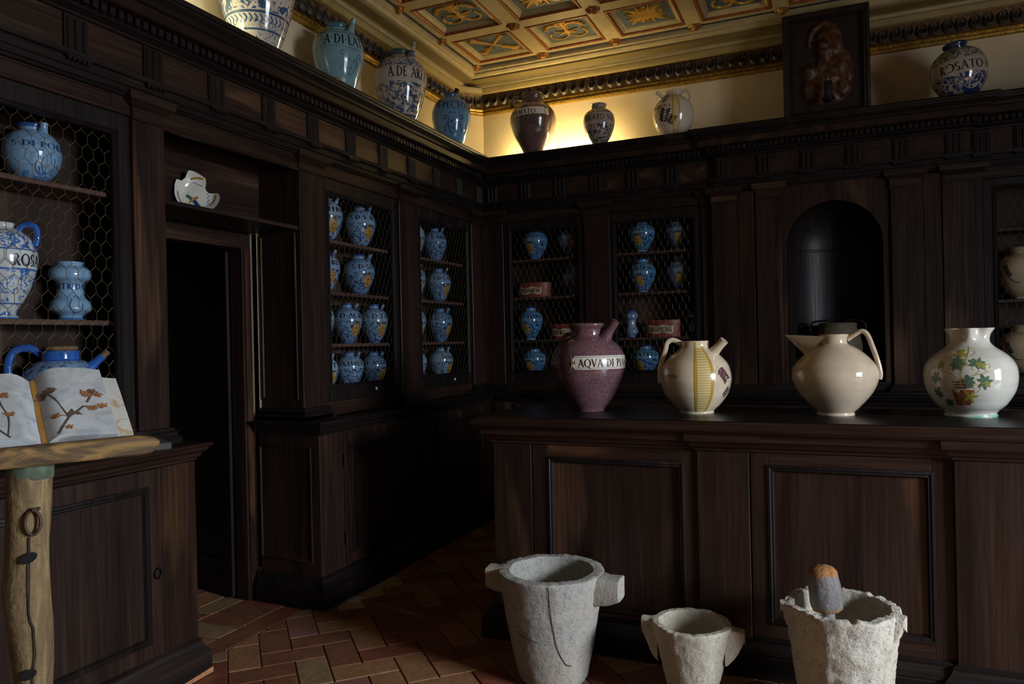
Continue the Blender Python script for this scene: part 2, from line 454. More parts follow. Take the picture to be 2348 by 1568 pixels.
# carved rosettes along the frieze
def rosette_mesh():
    g = G()
    def dome(rx, rz, h, hole=0):
        V = []; F = []; n = 14
        rings = [(1.0, 0), (.93, .7), (.8, 1.0), (.66, .75), (.6, .2)] if hole else [(1, 0), (.8, .7), (.45, 1.0)]
        for s_, hh in rings:
            for k in range(n):
                a = 2*PI*k/n; V.append((math.cos(a)*rx*s_, -hh*h, math.sin(a)*rz*s_))
        m = len(rings)
        for r in range(m-1):
            for k in range(n): F.append((r*n+k, r*n+(k+1) % n, (r+1)*n+(k+1) % n, (r+1)*n+k))
        F.append(tuple((m-1)*n+k for k in range(n))); g.add(V, F)
    dome(.036, .056, .022, 1)
    def blob(cx, cz, r, h):
        V = []; F = []; n = 8
        for s_, hh in ((1, 0), (.6, .8)):
            for k in range(n): a = 2*PI*k/n; V.append((cx+math.cos(a)*r*s_, -.004-hh*h, cz+math.sin(a)*r*s_))
        for k in range(n): F.append((k, (k+1) % n, n+(k+1) % n, n+k))
        F.append(tuple(range(n, 2*n))); g.add(V, F)
    blob(0, 0, .009, .02); blob(0, .024, .011, .016); blob(0, -.024, .011, .016); blob(-.014, .005, .007, .012); blob(.014, .005, .007, .012)
    o = g.build('rosette', ROS, smooth=50); me = o.data; D.objects.remove(o); return me
rme = rosette_mesh(); tilt = R_(-14)
def ros(loc, rz, s=1):
    o = D.objects.new('rosette', rme); COL.objects.link(o); o.parent = fr; o.location = loc; o.rotation_euler = (tilt, 0, rz); o.scale = (s, 1.3, s)
k = 0; xx = -2.88
while xx < 1.75:
    ros((xx, 6.212, 3.715), 0); xx += .088 if k % 2 else .080; k += 1
yy = 5.98
while yy > 3.0:
    ros((-3.112, yy, 3.715), R_(90)); yy -= .088 if k % 2 else .080; k += 1
for t in (.22, .5, .78): ros((-3.15+.207*t+.022, 6.03+.22*t-.028, 3.715), R_(47))

# coffers
CP, CX0, CY0, ZC = .644, -2.88, 5.98, 3.961
h = CP/2
def sq(a, z): return [(-a, -a, z), (a, -a, z), (a, a, z), (-a, a, z)]
def frame_part(levels):
    V = []; F = []
    for a, z in levels: V += sq(a, z)
    for i in range(len(levels)-1):
        for k in range(4): F.append((i*4+k, i*4+(k+1) % 4, (i+1)*4+(k+1) % 4, (i+1)*4+k))
    return V, F
def mesh_only(g, mat, smooth=0):
    o = g.build('tmp', mat, smooth=smooth); me = o.data; D.objects.remove(o); return me
m_beam = mesh_only(G().add(*frame_part([(h, .0), (.262, .0), (.258, .004)])), CREAML)
m_beam.name = 'beam'
m_bead = mesh_only(G().add(*frame_part([(.258, .004), (.253, -.006), (.243, -.008), (.235, .0), (.232, .010)])), GILT_RED)
m_slope = mesh_only(G().add(*frame_part([(.232, .010), (.226, .012), (.205, .03), (.199, .026), (.193, .036)])), CREAML)
m_pan = mesh_only(G().add(sq(.194, .036), [(0,1,2,3)]), BLUEP)
def ribbon(g, pts, w_, z=.030, th=.006, closed=False):
    n = len(pts); V = []; F = []
    for i in range(n):
        a = Vector(pts[i-1]) if (i or closed) else Vector(pts[0]); b = Vector(pts[(i+1) % n]) if (i < n-1 or closed) else Vector(pts[-1])
        d = (b-a).normalized() if (b-a).length > 1e-6 else Vector((1, 0)); nn = Vector((-d.y, d.x))
        ww = w_[i] if isinstance(w_, (list, tuple)) else w_
        p = Vector(pts[i])
        V += [(*(p+nn*ww), z+th), (*(p+nn*ww*.6), z-th), (*(p-nn*ww*.6), z-th), (*(p-nn*ww), z+th)]
    for i in range(n if closed else n-1):
        j = (i+1) % n
        for k in range(3): F.append((i*4+k, j*4+k, j*4+k+1, i*4+k+1))
    if not closed: F.append((0,1,2,3)); F.append(tuple((n-1)*4+k for k in (3,2,1,0)))
    g.add(V, F)
def circ(cx, cy, r, n=20, a0=0, a1=2*PI, ry=None):
    return [(cx+r*math.cos(a0+(a1-a0)*k/(n-1)), cy+(ry or r)*math.sin(a0+(a1-a0)*k/(n-1))) for k in range(n)]
def emblem_wreath():
    g = G()
    ribbon(g, circ(-.06, .055, .055, 16, R_(-30), R_(230)), .007); ribbon(g, circ(.06, .055, .055, 16, R_(-50), R_(210)), .007)
    ribbon(g, [(-.05, .04), (0, .03), (.05, .04)], .012); ribbon(g, [(0, .05), (0, -.02), (.0, -.11)], [.02, .011, .018])
    ribbon(g, [(-.035, -.11), (.035, -.11)], .008); ribbon(g, [(-.07, .0), (-.03, .015), (.03, .015), (.07, 0)], .008)
    for s_ in (-1, 1):
        ribbon(g, [(s_*.012, -.03), (s_*.03, -.055), (s_*.015, -.08), (s_*.04, -.095)], .007)
        for k in range(7):
            a = R_(-20-k*22) if s_ > 0 else R_(200+k*22)
            c = Vector((s_*.055, -.03)) + Vector((math.cos(a)*.055, math.sin(a)*.06))
            d = Vector((math.cos(a+s_*.9), math.sin(a+s_*.9)))*.03
            ribbon(g, [tuple(c-d*.6), tuple(c), tuple(c+d)], [.003, .013, .002])
    return g
def emblem_cross():
    g = G()
    for s_ in (-1, 1):
        d = Vector((s_*.11, .11)); ribbon(g, [tuple(-d), tuple(-d*.55), tuple(d*.1), tuple(d*.6), tuple(d*1.1)], [.024, .016, .008, .014, .03], z=.030-.004*(s_ > 0))
        n = Vector((d.y, -d.x)).normalized()
        for t in (.35, .75):
            for q in (-1, 1): ribbon(g, [tuple(d*t), tuple(d*(t+.22)+n*q*.028)], [.004, .008])
    return g
def emblem_leaf():
    g = G()
    ribbon(g, circ(0, 0, .026, 14), .008, closed=False)
    V = [(0, 0, .022)]+[(math.cos(2*PI*k/14)*.024, math.sin(2*PI*k/14)*.024, .03) for k in range(14)]
    g.add(V, [(0, 1+k, 1+(k+1) % 14) for k in range(14)])
    for q in range(4):
        a = R_(45+90*q)
        for da, l, ww in ((0, .15, .02), (.32, .12, .016), (-.32, .12, .016), (.6, .085, .012), (-.6, .085, .012)):
            d = Vector((math.cos(a+da), math.sin(a+da))); e = Vector((math.cos(a+da*1.5), math.sin(a+da*1.5)))
            ribbon(g, [tuple(d*.03), tuple(d*l*.55), tuple(e*l)], [.008, ww, .002])
        b = R_(90*q); c = Vector((math.cos(b), math.sin(b)))*.075
        ribbon(g, [(c.x+.02*math.cos(t_), c.y+.02*math.sin(t_)) for t_ in [b+2.4-.5*k for k in range(8)]], .005)
    return g
m_em = [mesh_only(emblem_wreath(), GILT_FLAT), mesh_only(emblem_leaf(), GILT_FLAT), mesh_only(emblem_cross(), GILT_FLAT)]
def boss_mesh():
    g = G().lathe([(.046, .004), (.052, -.006), (.042, -.018), (.032, -.013), (.028, -.026), (.014, -.036), (0, -.037)], 35,
                  fn=lambda q, a: Vector((q.x*(1+.12*math.cos(7*a)), q.y*(1+.12*math.cos(7*a)), q.z)))
    return mesh_only(g, gilt('boss_gilt', '#a8702c', '#6a3a18', 60, .45, .35), 50)
m_boss = boss_mesh()
def cput(name, me, x, y, par, z=ZC):
    o = D.objects.new(name, me); COL.objects.link(o); o.parent = par
    o.location = (x, y, z) if par is ceil else (0, 0, 0); return o
for j in range(4):
    for i in range(8):
        x, y = CX0+CP*(i+.5), CY0-CP*(j+.5)
        if not any(in_frame((x+a*h, y+b*h, ZC), 150) for a in (-1, 1) for b in (-1, 1)): continue
        b = cput('coffer', m_beam, x, y, ceil)
        cput('beaded_moulding', m_bead, x, y, b); cput('inner_frame', m_slope, x, y, b); cput('blue_panel', m_pan, x, y, b)
        em = 2 if i == 0 and j == 0 else (0 if (i+j) % 2 else 1)
        eo = cput('emblem', m_em[em], x, y, b); eo.scale = (1.32, 1.32, 1)
for j in range(4):
    for i in range(8):
        p = (CX0+CP*i, CY0-CP*j, ZC)
        if in_frame(p, 100): cput('boss', m_boss, p[0], p[1], ceil)
# ---------------------------------------------------------------- panelled cabinets
class Wall:          # a: along the wall, n: out of the wall, z: up
    def __init__(s, kind): s.k = kind
    def b(s, a0, a1, n0, n1, z0, z1):
        if s.k == 'L': return (-2.83+n0, -2.83+n1, a0, a1, z0, z1)
        return (a0, a1, 5.91-n1, 5.91-n0, z0, z1)
    def O(s, n): return Vector((-2.83+n, 0, 0)) if s.k == 'L' else Vector((0, 5.91-n, 0))
    @property
    def A(s): return AY if s.k == 'L' else AX
    @property
    def N(s): return AX if s.k == 'L' else -AY
    def pt(s, a, n, z): return Vector((-2.83+n, a, z)) if s.k == 'L' else Vector((a, 5.91-n, z))
    @property
    def H(s): return W_Y if s.k == 'L' else W_X
LW, BW = Wall('L'), Wall('B')
def rect(a0, a1, z0, z1): return [(a0, z0), (a1, z0), (a1, z1), (a0, z1)]     # anticlockwise: offsets run outwards to the right
def panel_frame(g, W, a0, a1, z0, z1, n, prof):
    # moulding running round a sunk panel; prof p<0 goes inwards
    g.sweep(rect(a0, a1, z0, z1), prof, O=W.O(n), A=W.A, B=AZ, N=W.N, closed=True)
    return g
PMOULD = [(.008, -.002), (.006, .006), (-.004, .009), (-.009, .004), (-.016, .006), (-.022, -.004), (-.024, -.014)]

def wire_mesh(W, a0, a1, z0, z1, n, parent, torn=False):
    cw, e, d, r = .053, .033, .024, (.0013 if torn else .0009)
    g = G(); seen = set()
    def edge(p, q):
        if max(p[0], q[0]) > a1+.001 or min(p[0], q[0]) < a0-.001 or max(p[1], q[1]) > z1+.03 or min(p[1], q[1]) < z0-.03: return
        k = (round(p[0]+q[0], 3), round(p[1]+q[1], 3))
        if k in seen: return
        seen.add(k)
        j = lambda v: (v[0]+noise.noise((v[0]*30, v[1]*30, 1))*.004, min(max(v[1]+noise.noise((v[0]*30, v[1]*30, 5))*.004, z0), z1))
        p, q = j(p), j(q)
        g.tube([W.pt(p[0], n, p[1]), W.pt(q[0], n, q[1])], r, 3, cap=False)
    rows = int((z1-z0)/(e+d))+2; cols = int((a1-a0)/cw)+2
    for i in range(rows):
        for k in range(-1, cols):
            a = a0+(k+(.5 if i % 2 else 0))*cw+.012; z = z0-.01+i*(e+d)
            if torn and (k*3+i*5) % 11 == 0 and 2 < i < 9 and k < 4: continue
            edge((a, z), (a, z+e)); edge((a, z+e), (a+cw/2, z+e+d)); edge((a, z+e), (a-cw/2, z+e+d))
    return g.build('wire_mesh', WIRE, parent)

CAP = [(0, 0), (.008, .002), (.010, .010), (.003, .014), (.003, .055), (.012, .06), (.022, .072), (.036, .082), (.04, .10), (.04, .118), (0, .118)]
BASE = [(0, 0), (.036, 0), (.036, .022), (.03, .03), (.022, .034), (.022, .05), (.014, .056), (.01, .068), (0, .072)]
def pilaster(W, root, a0, a1, z0=1.065, z1=2.535, n0=-.05, n1=0.0, capside=(1, 1), mat=None, cap=True):
    p = G().box(*W.b(a0, a1, n0, n1, z0, z1)).build('pilaster', mat or W_Z, root, bevel=.003)
    pa = [(a0, n0), (a0, n1), (a1, n1), (a1, n0)]
    # path in (a, n); right-hand side must face outwards
    def sw(prof, z, nm, m):
        if W.k == 'L':   # (n, a) plane: x = n, y = a, travel so that right side is +n
            path = [(n0, a0), (n1, a0), (n1, a1), (n0, a1)]
            g = G().sweep(path, prof, O=Vector((-2.83, 0, z)), A=AX, B=AY, N=AZ)
        else:
            path = [(a0, -n0), (a0, -n1), (a1, -n1), (a1, -n0)]
            g = G().sweep(path, prof, O=Vector((0, 5.91, z)), A=AX, B=AY, N=AZ)
        return g.build(nm, m, p, smooth=30)
    if cap: sw(CAP, z1-.013, 'capital', W.H)
    sw(BASE, z0, 'pilaster_base', W_BLKY if W.k == 'L' else W_BLKX)
    return p

def display_unit(W, root, a0, a1, openings, shelves, z0=1.245, z1=2.45, depth=.31, frame=.06, doors=True, torn=False, tags=True, f=.055):
    n_back = -depth
    G().box(*W.b(a0, a1, n_back, n_back+.015, 1.07, 2.62)).build('back_panel', W_INT, root)
    box('bottom_board', W.b(a0, a1, n_back+.015, -.03, 1.10, 1.20), W.H, root)
    for a in (a0, a1-.02): box('side_panel', W.b(a, a+.02, n_back+.015, -.032, 1.20, 2.62), W_Z, root)
    box('top_board', W.b(a0+.02, a1-.02, n_back+.015, -.035, 2.56, 2.60), W.H, root)
    for k, (o0, o1) in enumerate(openings):
        g = G().box(*W.b(o0-f, o0, -.045, -.018, z0-.09, 2.535)); g.box(*W.b(o1, o1+f, -.045, -.018, z0-.09, 2.535))
        g.box(*W.b(o0, o1, -.045, -.018, z1, 2.535)); g.box(*W.b(o0, o1, -.045, -.018, z0-.09, z0))
        d = g.build('wire_door', W_BLK, root, bevel=.002)
        panel_frame(G(), W, o0, o1, z0, z1, -.018, [(.014, 0), (.012, .007), (.004, .009), (-.001, .002), (-.007, .004), (-.012, -.004), (-.012, -.02)]).build('moulding', W_BLK, d, smooth=30)
        wire_mesh(W, o0-.004, o1+.004, z0-.004, z1+.004, -.04, d, torn)
        if tags:
            a = o0+(o1-o0)*.66; box('number_tag', W.b(a-.011, a+.011, -.018, -.0155, z0-.052, z0-.034), WHITE_TAG, d, 0)
    for z in shelves:
        for (o0, o1) in openings:
            s = box('shelf', W.b(max(o0-.06, a0+.021), min(o1+.06, a1-.021), n_back+.016, -.07, z-.022, z), W_SHY if W.k == 'L' else W_SHX, root)
    box('sill', W.b(a0, a1, -.046, -.020, 1.066, z0-.092), W.H, root)
    # header rail between the doors' tops and the entablature
    box('header_rail', W.b(a0, a1, -.045, -.012, 2.538, 2.63), W.H, root)

def base_unit(root, path, mat_h, zt=1.065):
    pl = [(0, 0), (.042, 0), (.042, .10), (.038, .104), (.04, .112), (.03, .122), (.018, .14), (.012, .156), (.014, .166), (.004, .172), (0, .176)]
    G().sweep(path, pl).build('plinth', W_BLKY if mat_h is W_Y else W_BLKX, root, smooth=30)
    tp = [(0, .985-0.0), (.008, .99), (.010, 1.0), (.02, 1.006), (.024, 1.02), (.042, 1.034), (.046, 1.046), (.056, 1.05), (.06, 1.058), (.056, zt), (-.10, zt)]
    return tp
def ring_handle(W, root, a, z, n):
    g = G(); c = W.pt(a, n+.008, z)
    g.tube([c+W.A*(.017*math.cos(t*PI/8))+AZ*(.021*math.sin(t*PI/8)) for t in range(17)], .0035, 6, cap=False)
    r = g.build('ring_handle', IRON, root, smooth=60)
    G().tube([W.pt(a, n, z+.021), W.pt(a, n+.014, z+.021)], .006, 8).build('staple', IRON, r, smooth=60)
    return r
def hinge(W, root, a, z, n): G().tube([W.pt(a, n+.004, z), W.pt(a, n+.004, z+.075)], .006, 6).build('hinge', IRON, root, smooth=60)
def panel_door(W, root, a0, a1, z0, z1, n, stile=.07, handle=None, hinges=None, pmat=None, name='door'):
    d = G()
    d.box(*W.b(a0, a0+stile, n-.03, n, z0, z1)).box(*W.b(a1-stile, a1, n-.03, n, z0, z1))
    d.box(*W.b(a0+stile, a1-stile, n-.03, n, z1-stile*1.1, z1)).box(*W.b(a0+stile, a1-stile, n-.03, n, z0, z0+stile))
    d = d.build(name, W_Z, root, bevel=.0015)
    G().box(*W.b(a0+stile-.01, a1-stile+.01, n-.03, n-.007, z0+stile-.01, z1-stile*1.1+.01)).build('panel', pmat or W_Z, d)
    panel_frame(G(), W, a0+stile, a1-stile, z0+stile, z1-stile*1.1, n, PMOULD).build('moulding', W_BLK, d, smooth=30)
    if handle: ring_handle(W, d, handle[0], handle[1], n)
    if hinges:
        for z in (z0+.12, z1-.2): hinge(W, d, hinges, z, n)
    return d

# --- near left: base cabinet and wire-fronted cabinet
nb = thing('base_cabinet', (-2.9, 1.7, 0), 'dark wooden base cabinet with panelled door behind the book lectern', 'cabinet')
box('carcass', (-3.14, -2.70-.0, .30, 2.54, .02, 1.04), W_Z, nb)
path = [(-2.70, .30), (-2.70, 2.54), (-3.14, 2.54)]
tp = base_unit(nb, path, W_Y)
G().sweep(path, tp).build('worktop', W_Y, nb, smooth=30)
NB = .13
panel_door(LW, nb, 1.42, 2.345, .18, .985, NB+.012, .07, handle=(2.315, .535), pmat=W_Z)
panel_door(LW, nb, .5, 1.38, .18, .985, NB+.012, .07)
box('stile', LW.b(2.352, 2.54, NB-.02, NB+.006, .18, .985), W_PALE, nb, .002)
g = G().box(-2.662, -2.6555, 2.28, 2.585, .004, .022); g.v = [Vector((q.x, q.y, q.z*(.45+.9*((q.y-2.28)/.3)))) for q in g.v]
g.build('chipped_edge', CHIP, nb)
nd = thing('display_cabinet', (-2.98, 1.9, 1.065), 'wire-fronted wooden wall cabinet left of the doorway holding four large jars', 'cabinet')
display_unit(LW, nd, .9, 2.53, [(1.42, 2.285)], [2.19, 1.63], torn=True, tags=False, f=.073)
pilaster(LW, nd, 2.362, 2.53)
box('stile', LW.b(.9, 1.372, -.05, -.02, 1.08, 2.535), W_Z, nd)
G().sweep(rect(.95, 2.27, 2.552, 2.612), [(0, .004), (-.006, .004), (-.008, -.004)], O=LW.O(-.012), A=AY, B=AZ, N=AX, closed=True).build('header_moulding', W_Y, nd)

# --- door surround with open shelf, door leaf
ds = thing('door_surround', (-3.0, 3.0, 0), 'dark wooden door surround with an open shelf over the doorway', 'door surround')
box('niche_back', (-3.145, -3.13, 2.53, 3.48, 2.20, 2.64), W_Y, ds)
box('shelf', (-3.30, -2.842, 2.531, 3.478, 2.178, 2.20), W_BLKY, ds)
box('soffit', (-3.13, -2.86, 2.532, 3.478, 2.60, 2.625), W_BLKY, ds)
lt = box('lintel', (-2.872, -2.838, 2.532, 3.478, 2.525, 2.64), W_Y, ds)
G().sweep([(2.532, 2.525), (3.478, 2.525)], [(0, -.004), (.004, .006), (-.006, .012), (-.012, .004)], O=(-2.838, 0, 0), A=AY, B=AZ, N=AX).build('moulding', W_Y, lt)
box('head', (-3.29, -3.20, 2.57, 3.46, 2.085, 2.175), W_Y, ds)
for y in (2.56, 3.395):
    j = box('jamb', (-3.29, -3.195, y, y+.07, 0.002, 2.175), W_Z, ds)
    G().sweep([(-3.195, y+.012), (-3.195, y+.058)], [(0, .01), (.006, .01), (.01, .02), (.01, 2.08), (0, 2.08)]).build('architrave', W_Z, j)
box('side_lining', (-3.19, -3.15, 3.47, 3.482, .18, 2.178), W_BLK, ds)
leaf = G(); hx, hy = -3.30, 3.425; dv = Vector((-.976, .218, 0)); nv = Vector((-.218, -.976, 0))
def leafbox(g, s0, s1, t0, t1, z0, z1):
    c = Vector((hx, hy, 0)); V = []
    for z in (z0, z1):
        for s_, t_ in ((s0, t0), (s1, t0), (s1, t1), (s0, t1)): V.append(c+dv*s_+nv*t_+AZ*z)
    g.add(V, [(0,3,2,1),(4,5,6,7),(0,1,5,4),(1,2,6,5),(2,3,7,6),(3,0,4,7)])
leafbox(leaf, 0, .11, 0, .045, .012, 2.075); leafbox(leaf, .71, .82, 0, .045, .012, 2.075)
for a, b in ((.012, .22), (.95, 1.08), (1.96, 2.075)): leafbox(leaf, .11, .71, 0, .045, a, b)
door = structure(leaf.build('door_1', W_BLK, bevel=.003), 'dark panelled door standing open into the passage'); ORG['door_1'] = Vector((0,0,0))
for a, b in ((.22, .95), (1.08, 1.96)):
    g = G(); leafbox(g, .1, .72, .012, .03, a-.01, b+.01); g.build('panel', W_BLK, door)
for z in (.25, 1.05, 1.85):
    G().tube([Vector((-3.292, 3.405, z)), Vector((-3.292, 3.405, z+.10))], .009, 8).build('hinge', IRON, door, smooth=60)

# --- far left: base cabinet and wire-fronted cabinet
fb = thing('base_cabinet', (-2.9, 4.6, 0), 'dark wooden base cabinet with two panelled doors right of the doorway', 'cabinet')
box('carcass', (-3.14, -2.70, 3.445, 5.76, .02, 1.04), W_Z, fb)
path = [(-3.148, 3.445), (-2.70, 3.445), (-2.70, 5.76)]
tp = base_unit(fb, path, W_Y)
G().sweep(path, tp).build('worktop', W_BLKY, fb, smooth=30)
panel_door(LW, fb, 3.665, 4.66, .19, .975, NB+.010, .065, handle=(4.632, .568), hinges=3.66)
panel_door(LW, fb, 4.80, 5.62, .19, .975, NB+.010, .065, hinges=4.795)
box('stile', LW.b(3.448, 3.655, NB-.02, NB+.004, .18, .985), W_Z, fb, .002)
# side panel facing the doorway
g = G().sweep(rect(-3.135, -2.765, .255, .915), [(-x_, h_) for x_, h_ in [(-.004, 0), (-.002, .006), (.005, .007), (.010, .002), (.014, -.006)]], O=(0, 3.445, 0), A=AX, B=AZ, N=-AY, closed=True)
g.build('side_moulding', W_Z, fb, smooth=30)
fd = thing('display_cabinet', (-2.98, 4.6, 1.065), 'wire-fronted wooden wall cabinet with two doors between doorway and room corner', 'cabinet')
display_unit(LW, fd, 3.50, 5.89, [(3.765, 4.505), (4.87, 5.665)], [2.17, 1.84, 1.51])
p = pilaster(LW, fd, 3.48, 3.70, n0=-.31); pilaster(LW, fd, 4.565, 4.815); pilaster(LW, fd, 5.725, 5.91)
g = G().sweep(rect(-3.13, -2.872, 1.19, 2.16), [(.004, 0), (.002, .006), (-.005, .007), (-.010, .002), (-.014, -.006)], O=(0, 3.48, 0), A=AX, B=AZ, N=-AY, closed=True)
g.build('side_moulding', W_Z, fd, smooth=30)
bs = G().sweep([(-3.148, 3.48), (-2.83, 3.48), (-2.83, 3.70)], [(q[0], q[1]) for q in BASE], O=(0, 0, 1.066)); bs.build('side_base', W_BLKX, fd, smooth=30)

# --- back wall
bb = thing('base_cabinet', (0, 5.95, 0), 'low dark base cabinet along the back wall behind the counter', 'cabinet')
box('carcass', (-2.69, 2.5, 5.78, 6.24, .02, 1.04), W_Z, bb)
path = [(-2.69, 5.78), (2.5, 5.78)]
tp = base_unit(bb, path, W_X)
G().sweep(path, tp).build('worktop', W_BLKX, bb, smooth=30)
for k in range(5): panel_door(BW, bb, -2.5+k*.95, -1.65+k*.95, .19, .975, .14, .065)
bd = thing('display_cabinet', (-1.8, 6.08, 1.065), 'wire-fronted wooden back wall cabinet between room corner and arched niche', 'cabinet')
display_unit(BW, bd, -2.83, -.835, [(-2.56, -1.935), (-1.625, -.975)], [2.21, 1.88, 1.51], depth=.32, z0=1.235, z1=2.455)
pilaster(BW, bd, -2.83, -2.62); pilaster(BW, bd, -1.88, -1.665); pilaster(BW, bd, -.92, -.84)
nu = thing('niche_unit', (.05, 5.98, 1.065), 'dark wooden arched niche between flat pilasters behind the counter', 'niche')
# front board with an arched opening
NX, NR, NS, NZ0, NY = .024, .321, 2.155, 1.155, 5.885
def arch_board(y):
    V = []; F = []; n = 24; x0, x1, zt = -.34, .39, 2.63
    arc_ = [(NX+NR*math.cos(PI-PI*k/n), NS+NR*math.sin(PI-PI*k/n)) for k in range(n+1)]
    inner = [(NX-NR, NZ0)]+arc_+[(NX+NR, NZ0)]
    outer = [(x0, NZ0)]+[(x0 if q[0] < NX-NR*.7 else (x1 if q[0] > NX+NR*.7 else q[0]), zt if abs(q[0]-NX) <= NR*.7 else min(zt, q[1]+.12)) for q in arc_]+[(x1, NZ0)]
    m = len(inner)
    V = [(a, y, z) for a, z in inner]+[(a, y, z) for a, z in outer]
    F = [(k, k+1, m+k+1, m+k) for k in range(m-1)]
    V += [(x0, y, zt), (x1, y, zt)]
    # close the two top corners
    kl = next(k for k, q in enumerate(outer) if q[0] > x0); kr = max(k for k, q in enumerate(outer) if q[0] < x1)
    F += [(m+kl-1, m+kl, 2*m), (m+kr, m+kr+1, 2*m+1)]
    V2 = [(a, y+.03, z) for a, z in inner]; b0 = len(V); V += V2
    F += [(k, b0+k, b0+k+1, k+1) for k in range(m-1)]
    return V, F
G().add(*arch_board(NY)).build('arch_board', W_Z, nu)
# half-round recess with half dome
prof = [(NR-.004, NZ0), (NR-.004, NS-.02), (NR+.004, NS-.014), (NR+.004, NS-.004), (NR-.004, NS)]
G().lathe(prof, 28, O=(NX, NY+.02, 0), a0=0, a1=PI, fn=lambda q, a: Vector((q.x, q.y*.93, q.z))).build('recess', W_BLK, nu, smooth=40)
V = []; F = []; n, m = 24, 10
for i in range(m+1):
    e = PI/2*i/m
    for k in range(n+1):
        a = PI*k/n; V.append((NX+(NR-.004)*math.cos(a)*math.cos(e), NY+.02+(NR-.004)*.93*math.sin(a)*math.cos(e), NS+(NR-.004)*math.sin(e)))
for i in range(m):
    for k in range(n): b_ = i*(n+1)+k; F.append((b_, b_+1, b_+n+2, b_+n+1))
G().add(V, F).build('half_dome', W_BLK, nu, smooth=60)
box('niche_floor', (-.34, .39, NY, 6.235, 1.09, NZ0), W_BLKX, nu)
for a0, a1, c1 in ((-.835, -.525, -.65), (.395, .705, .585)):
    pl = box('pilaster', (a0, a1, 5.862, 6.235, 1.066, 2.60), W_Z, nu)
    q = [(a0, 5.90), (a0, 5.862), (c1, 5.862), (c1, 5.87)]
    G().sweep(q, CAP, O=(0, 0, 2.522)).build('capital', W_X, pl, smooth=30)
    G().sweep([(a0, 5.90), (a0, 5.862), (a1-.012, 5.862)], BASE, O=(0, 0, 1.066)).build('pilaster_base', W_BLKX, pl, smooth=30)
    # bare strip where a fitting was once fixed
    w0 = c1+.004; st = G(); zz = [1.14, 2.36, 2.46, 2.56, 2.605]; ww = [a1-.006, a1-.006, a1-.03, a1-.06, a1-.085]; w1 = [w0+.012, w0+.012, w0+.004, w0+.012, w0+.03]
    V = []; F = []
    for z_, b1, b0_ in zip(zz, ww, w1): V += [(b0_, 5.858, z_), (b1, 5.858, z_), (b1, 5.864, z_), (b0_, 5.864, z_)]
    for k in range(len(zz)-1):
        for s_ in range(4): F.append((k*4+s_, k*4+(s_+1) % 4, k*4+4+(s_+1) % 4, k*4+4+s_))
    F.append(tuple(range((len(zz)-1)*4, len(zz)*4)))
    st.add(V, F).build('bare_strip', W_PALE, pl)
for a0, a1 in ((-.515, -.335), (.712, .95)):
    pl = box('pilaster', (a0, a1, 5.866, 5.93, 1.066, 2.60), W_Z, nu)
    q = [(a0+.02, 5.90), (a0+.02, 5.866), (a1, 5.866), (a1, 5.90)]
    G().sweep(q, CAP, O=(0, 0, 2.522)).build('capital', W_X, pl, smooth=30)
    G().sweep([(a0, 5.90), (a0, 5.866), (a1, 5.866), (a1, 5.90)], BASE, O=(0, 0, 1.066)).build('pilaster_base', W_BLKX, pl, smooth=30)
box('ledge', (-.835, .95, 5.80, 6.23, 1.066, 1.088), W_BLKX, nu)
rd = thing('display_cabinet', (1.7, 6.08, 1.065), 'wire-fronted wooden back wall cabinet at the right edge of the picture', 'cabinet')
display_unit(BW, rd, .955, 2.5, [(1.03, 1.80)], [2.20, 1.713], depth=.32, z0=1.205, z1=2.475, tags=False, f=.07)
pilaster(BW, rd, 1.95, 2.2)

# --- entablature over all the cabinets
en = thing('entablature', (-2.8, 5.9, 2.62), 'dark wooden entablature with triglyphs and dentils along both walls', 'entablature')
EP = [(-2.81, .6), (-2.81, 5.89), (-.81, 5.89), (-.81, 5.845), (.875, 5.845), (.875, 5.89), (2.6, 5.89)]
G().sweep(EP, [(-.12, 2.615), (-.012, 2.615), (-.010, 2.618), (-.010, 2.624), (0, 2.628), (0, 2.652), (.006, 2.656), (.006, 2.690), (.022, 2.694), (.024, 2.714), (0, 2.716)]).build('architrave', W_BLKY, en, smooth=25)
G().sweep(EP, [(0, 2.716), (0, 2.866)]).build('frieze', W_Y, en)
G().sweep(EP, [(0, 2.864), (.012, 2.868), (.014, 2.876), (.03, 2.886), (.042, 2.892), (.042, 2.900), (.046, 2.902), (.046, 2.94), (.062, 2.942)]).build('bed_mould', W_BLKY, en, smooth=25)
G().sweep(EP, [(.06, 2.940), (.098, 2.944), (.104, 2.950), (.104, 2.990), (.110, 2.994)]).build('corona', W_Y, en, smooth=25)
G().sweep(EP, [(.110, 2.994), (.116, 2.998), (.120, 3.008), (.132, 3.020), (.148, 3.034), (.152, 3.044), (.160, 3.046), (.165, 3.058), (.160, 3.07), (-.34, 3.07)]).build('cyma', W_BLKY, en, smooth=25)
